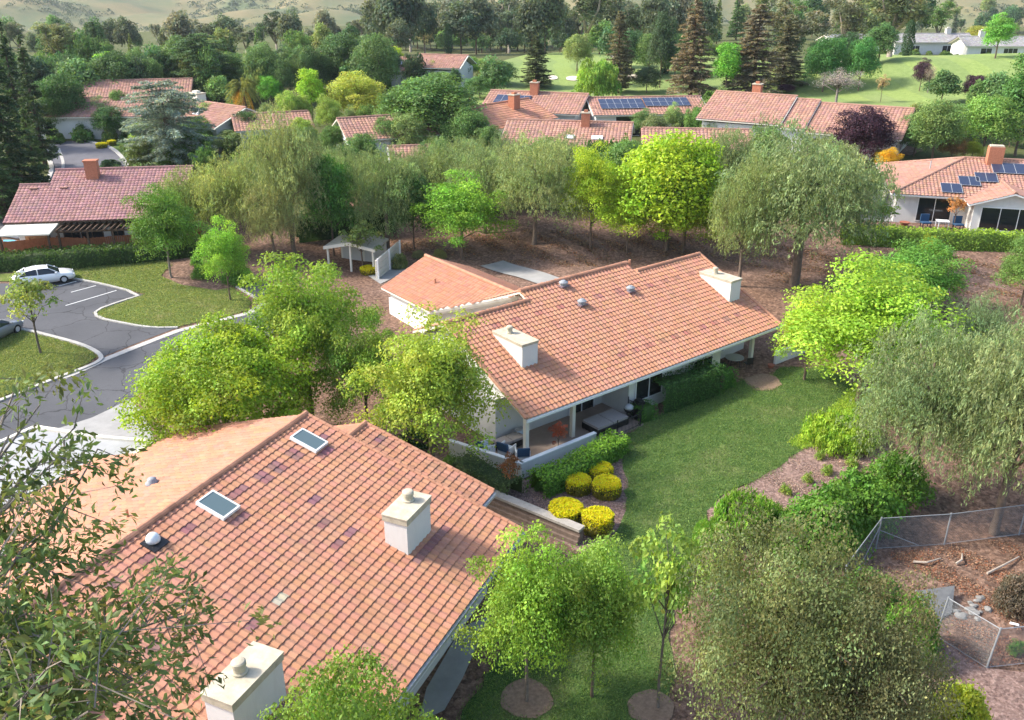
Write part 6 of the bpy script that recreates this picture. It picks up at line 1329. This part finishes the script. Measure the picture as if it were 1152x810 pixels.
# ---- far belt: many trees, by kind
r3 = np.random.default_rng(5)
def belt(n, x0, x1, yb0, yb1, h0, h1, kinds, cols, name, label, group, wr=(.55, .95)):
    for k in range(n):
        x = x0 + (x1 - x0) * (k + r3.random()) / n; yb = r3.uniform(yb0, yb1); g = G(x, yb); H = r3.uniform(h0, h1); kd = kinds[r3.integers(len(kinds))]; c = np.array(cols[r3.integers(len(cols))]) * r3.uniform(.85, 1.2)
        W = H * r3.uniform(*wr) * (.5 if kd in ('redwood', 'conifer') else 1); plant(name, kd, g, W, H, tuple(c), label, 'tree', group)
GE = [(.09, .11, .065), (.075, .10, .055), (.11, .12, .08), (.06, .085, .05)]; GG = [(.05, .10, .04), (.07, .13, .045), (.10, .17, .05), (.045, .08, .04), (.14, .18, .06)]
belt(30, 420, 790, 50, 66, 12, 18, ['eucalyptus', 'far', 'far'], GE, 'eucalyptus_tree', 'grey green eucalyptus in the hazy far belt beyond the roofs', 'far belt of eucalyptus')
belt(24, 60, 430, 72, 92, 4, 8, ['far', 'far', 'pepper_far', 'conifer'], GG, 'distant_tree', 'distant mixed green tree between the left hand roofs and the hills', 'distant trees on the left')
belt(34, -40, 460, 52, 72, 6, 11.5, ['far', 'eucalyptus', 'far'], GE + GG[:2], 'distant_tree', 'distant grey green tree in the row right under the golden hills', 'distant trees under the hills')
belt(30, 740, 1180, 34, 54, 9, 17, ['far', 'far', 'eucalyptus', 'redwood'], GG, 'distant_tree', 'distant green tree behind the far grey roofed houses', 'distant trees behind the grey roofs')
belt(22, 700, 1200, 20, 36, 9, 15, ['far', 'eucalyptus'], GG, 'distant_tree', 'distant green tree in the last row at the top of the fairway', 'last row of distant trees')
belt(22, -60, 260, 92, 128, 5, 9, ['far', 'pepper_far', 'far'], GG, 'garden_tree', 'garden tree among the pink roofs at the far left', 'garden trees at the far left')
belt(20, 260, 560, 92, 122, 4, 7.5, ['far', 'pepper_far', 'far'], GG, 'garden_tree', 'garden tree among the pink roofs in the middle distance', 'garden trees in the middle distance')
belt(10, 620, 830, 122, 140, 2, 3.6, ['far'], GG, 'garden_bush', 'low garden bush along the roofs beside the fairway', 'garden bushes beside the fairway', (.9, 1.3))
belt(12, 1010, 1200, 120, 168, 3.5, 6, ['far'], GG, 'garden_tree', 'garden tree behind the solar panel house at the right', 'garden trees at the right')
belt(16, 150, 560, 178, 232, 3.5, 6.5, ['pepper_far', 'mid', 'mid'], [(.06, .12, .03), (.08, .14, .04), (.11, .15, .05)], 'garden_tree', 'understorey tree in the dense row behind the shelter', 'understorey trees behind the shelter')
belt(10, 560, 860, 196, 246, 4, 6.5, ['pepper_far', 'mid', 'mid'], [(.06, .12, .03), (.10, .17, .04), (.12, .16, .06)], 'garden_tree', 'understorey tree behind the lime trees on the bank', 'understorey trees behind the lime trees')
for k in range(12):
    x, y = random.uniform(120, 215), random.uniform(168, 226); g = G(x, y); plant('shrub', 'shrub_far', g, random.uniform(1.5, 3), random.uniform(.8, 1.6), random.choice(GG), 'low green shrub on the verge of the far street', 'shrub', 'shrubs on the far street verge')
for k in range(8):
    x, y = random.uniform(0, 50), random.uniform(205, 245); g = G(x, y); plant('shrub', 'shrub_far', g, random.uniform(2, 3.4), random.uniform(1, 2), random.choice(GG), 'low green shrub beside the left kerb of the far street', 'shrub', 'shrubs left of the far street')

belt(34, 430, 800, 53, 64, 4.5, 9, ['far', 'far', 'mid', 'pepper_far'], GG, 'distant_tree', 'distant low tree filling in under the eucalyptus rows across the fairway', 'low trees under the far eucalyptus', (.8, 1.3))
belt(14, 640, 1000, 72, 92, 4, 8.5, ['mid', 'far', 'tall'], GG, 'fairway_tree', 'leafy tree dotted along the middle of the fairway', 'leafy trees along the fairway', (.7, 1.05))
# ---- grass blades on the near lawn, litter on the bare soil
LAWN = [np.array(p) for p in GL([(692, 497), (738, 469), (790, 447), (836, 427), (846, 436), (862, 426), (878, 414), (930, 411), (977, 445), (987, 492), (945, 499), (905, 505), (880, 525), (850, 543), (815, 558), (793, 575), (798, 605), (780, 640), (758, 680), (750, 720), (758, 760), (743, 800), (758, 860), (470, 900), (520, 800), (545, 760), (590, 700), (628, 655), (655, 620), (690, 610), (703, 580), (706, 540), (698, 515)])]
RINGS = [(*G(592, 787)[:2], 30 / pxm(G(592, 787)) * .95), (*G(732, 797)[:2], 27 / pxm(G(732, 797)) * .95), (*G(858, 430)[:2], 1.2)]
def scatter(name, poly, n, size, aspect, color, tints, up, off, spill=.12):
    xs = [p[0] for p in poly]; ys = [p[1] for p in poly]; got = []; have = 0
    while have < n:
        X = rng.uniform(min(xs), max(xs), n); Y = rng.uniform(min(ys), max(ys), n); m = inside_np(poly, X, Y)
        for c in RINGS: m &= np.hypot(X - c[0], Y - c[1]) > c[2]
        if not up: m &= np.sin(X * .9) * np.cos(Y * .8) + np.sin(X * 2.3 + Y * 1.7) + rng.normal(0, .5, n) > .2
        got.append(np.column_stack([X[m], Y[m]])); have += int(m.sum())
    pts = np.concatenate(got)[:n] + rng.normal(0, spill, (n, 2))
    p = np.array(pts); z = T(p[:, 0], p[:, 1]) + off; C = np.column_stack([p, z]); tt = np.array(tints, float)[rng.integers(len(tints), size=n)]
    kw = dict(axis=np.tile([0, 0, 1.], (n, 1)) + rng.normal(0, .5, (n, 3))) if up else dict(out=np.tile([0, 0, 1.6], (n, 1)))
    o = leaf_object(name, C, size * rng.uniform(.6, 1.4, n), rng, aspect=aspect, tint=tt, **kw); o.color = (*color, 1); o['kind'] = 'stuff'
scatter('lawn_grass', LAWN, 80000, .12, .2, (.082, .142, .040), [(1, 1, 1), (1.3, 1.2, 1.1), (.8, .85, .8), (1.7, 1.4, 1.3)], True, .085)
scatter('lawn_grass', [np.array(p) for p in GL([(962, 436), (990, 460), (987, 492), (945, 499), (900, 505), (888, 500), (925, 470)])], 16000, .17, .26, (.20, .29, .04), [(1, 1, 1), (1.3, 1.15, 1.), (.8, .9, .8)], True, .09)  # sunlit corner of the lawn painted in: brighter lime blades than the rest
for pl in ([(85, 313), (60, 304), (90, 299), (150, 292), (182, 290), (193, 300), (180, 311), (205, 322), (243, 328), (262, 324), (284, 340), (278, 351), (200, 369), (173, 369), (148, 366), (110, 357), (109, 351), (163, 332)], [(-40, 372), (20, 371), (62, 382), (97, 392), (109, 402), (99, 410), (66, 424), (0, 448), (-40, 460)]):
    scatter('lawn_grass', [np.array(p) for p in GL(pl)], 22000, .16, .2, (.125, .165, .05), [(1, 1, 1), (1.3, 1.15, 1.1), (.75, .85, .8), (1.7, 1.35, 1.5)], True, .085)
scatter('leaf_litter', [np.array(p) for p in GL([(430, 268), (560, 262), (700, 262), (830, 268), (945, 285), (1152, 292), (1152, 335), (1080, 330), (990, 300), (880, 318), (790, 288), (640, 300), (540, 292), (440, 285)])], 16000, .17, .6, (.16, .115, .08), [(1, 1, 1), (1.6, 1.5, 1.3), (.6, .6, .6), (1.2, .8, .6)], False, .03)
scatter('leaf_litter', [np.array(p) for p in GL([(975, 625), (1060, 618), (1152, 605), (1152, 745), (1105, 750), (1050, 715), (1030, 660)])], 9000, .09, .6, (.17, .115, .085), [(1, 1, 1), (1.6, 1.5, 1.3), (.55, .5, .5), (1.3, .8, .6)], False, .03)
scatter('leaf_litter', [np.array(p) for p in GL([(905, 505), (945, 499), (985, 494), (1008, 520), (930, 570), (850, 590), (800, 605), (797, 577), (850, 543), (880, 525)])], 6000, .08, .6, (.22, .165, .14), [(1, 1, 1), (1.5, 1.45, 1.4), (.6, .55, .55)], False, .05)
scatter('leaf_litter', [np.array(p) for p in GL([(520, 524), (590, 560), (640, 540), (690, 510), (702, 545), (698, 590), (655, 618), (600, 588), (540, 556)])], 3500, .07, .6, (.20, .15, .13), [(1, 1, 1), (1.5, 1.45, 1.4), (.6, .55, .55)], False, .045)
belt(26, 60, 560, 146, 174, 3.4, 6.4, ['mid', 'mid', 'near', 'pepper_far'], [(.08, .14, .04), (.11, .18, .05), (.06, .11, .035), (.13, .18, .07), (.17, .24, .05)], 'garden_tree', 'garden tree pressed close among the roofs beyond the dense row', 'garden trees close among the roofs')
belt(16, 120, 440, 98, 122, 7, 10.5, ['mid', 'tall', 'mid'], [(.07, .12, .04), (.09, .15, .05), (.055, .10, .035)], 'garden_tree', 'tall garden tree between the pink roofs and the distant tree rows', 'tall garden trees behind the pink roofs')
belt(9, 650, 1010, 150, 172, 3, 4.8, ['mid', 'near'], [(.09, .15, .05), (.12, .18, .06)], 'garden_tree', 'garden tree standing close against the broad roofs right of centre', 'garden trees by the roofs right of centre')
# ---- more of the dense row behind the bank, and trees standing close in front of the far houses
for x, yb, yt, w, c, lab in ((285, 250, 172, 66, (.12, .17, .06), 'pepper tree between the mauve roof and the tallest pepper tree'), (368, 246, 160, 66, (.13, .17, .065), 'pepper tree just right of the tallest one, over the dark hedge'), (470, 240, 162, 62, (.12, .165, .07), 'upright pepper tree left of the round bright green one, further back'), (528, 238, 150, 70, (.145, .185, .075), 'pale pepper tree directly behind the round bright green one'),
        (572, 238, 144, 72, (.125, .17, .07), 'tall pepper tree on the left of the weeping one'), (636, 236, 146, 70, (.14, .18, .075), 'tall pepper tree behind the thin yellow lime tree'), (700, 232, 158, 70, (.09, .16, .04), 'green tree peeping between the two lime trees'), (812, 236, 140, 76, (.13, .175, .07), 'pepper tree between the lime trees and the biggest pepper tree'), (925, 240, 142, 80, (.145, .185, .075), 'pepper tree behind the right side of the biggest one'), (955, 262, 180, 66, (.125, .17, .07), 'lower pepper tree at the left end of the hilltop hedge'), (860, 215, 140, 60, (.10, .16, .05), 'green tree behind the crown of the biggest pepper tree')):
    tree(PK, 'pepper' if 'green' not in lab[:6] else 'mid', x, yb, yt, w, c, lab)
for x, yb, yt, w, c, lab in ((168, 152, 118, 40, (.08, .14, .04), 'green tree left of the blue grey cedar in front of the pink roofs'), (262, 172, 146, 40, (.13, .18, .07), 'pale shrubby tree below the palm tree'), (232, 178, 150, 36, (.12, .17, .06), 'pale shrubby tree right of the blue grey cedar'), (296, 176, 150, 34, (.10, .16, .04), 'green bush tree below the small white gabled house'), (342, 170, 132, 34, (.17, .24, .04), 'lime green tree right of the small white gabled house'), (376, 176, 140, 30, (.09, .16, .04), 'green tree left of the white gable in the middle'), (440, 178, 156, 40, (.10, .17, .04), 'green bush under the eave of the gabled house in the middle'), (508, 178, 134, 46, (.075, .14, .04), 'green tree right of the big dense one'), (534, 168, 130, 30, (.09, .15, .05), 'slim green tree in front of the white gable with the orange red roof'),
        (62, 152, 104, 46, (.05, .095, .03), 'dark tree left of the pink roofs by the conifers'), (100, 152, 126, 34, (.07, .12, .035), 'dark bush in front of the left end of the pink roofs'), (270, 128, 98, 30, (.09, .14, .05), 'green tree behind the palm tree'), (188, 108, 70, 44, (.07, .12, .045), 'dark green tree behind the blue grey cedar'), (420, 100, 74, 40, (.09, .15, .05), 'green tree in front of the skylight roofs'), (500, 104, 80, 40, (.11, .18, .05), 'bright tree right of the skylight roofs'), (540, 112, 84, 36, (.08, .15, .045), 'green tree at the left of the orange solar roof'),
        (1028, 176, 128, 50, (.09, .15, .05), 'green tree right of the white gable by the purple plum'), (1080, 158, 116, 50, (.10, .17, .05), 'green tree behind the rust tinted bush'), (1010, 170, 140, 30, (.11, .17, .06), 'small green tree under the white gable by the purple plum')):
    tree('garden_tree', 'mid', x, yb, yt, w, c, lab)
# ------------------------------------------------------------------ air
def haze():
    mb = MB(); mb.obox((-1500, -320, -75), (3000, 0, 0), (0, 2250, 0), (0, 0, 140)); t = NT('haze'); t.n.remove(t.bs); v = t.node('ShaderNodeVolumePrincipled'); v.inputs['Density'].default_value = .00010; v.inputs['Color'].default_value = (.80, .87, .95, 1); v.inputs['Anisotropy'].default_value = .2
    t.link(v.outputs[0], t.n['Material Output'].inputs['Volume']); o = mb.build('haze', 'haze'); o['kind'] = 'stuff'
haze()
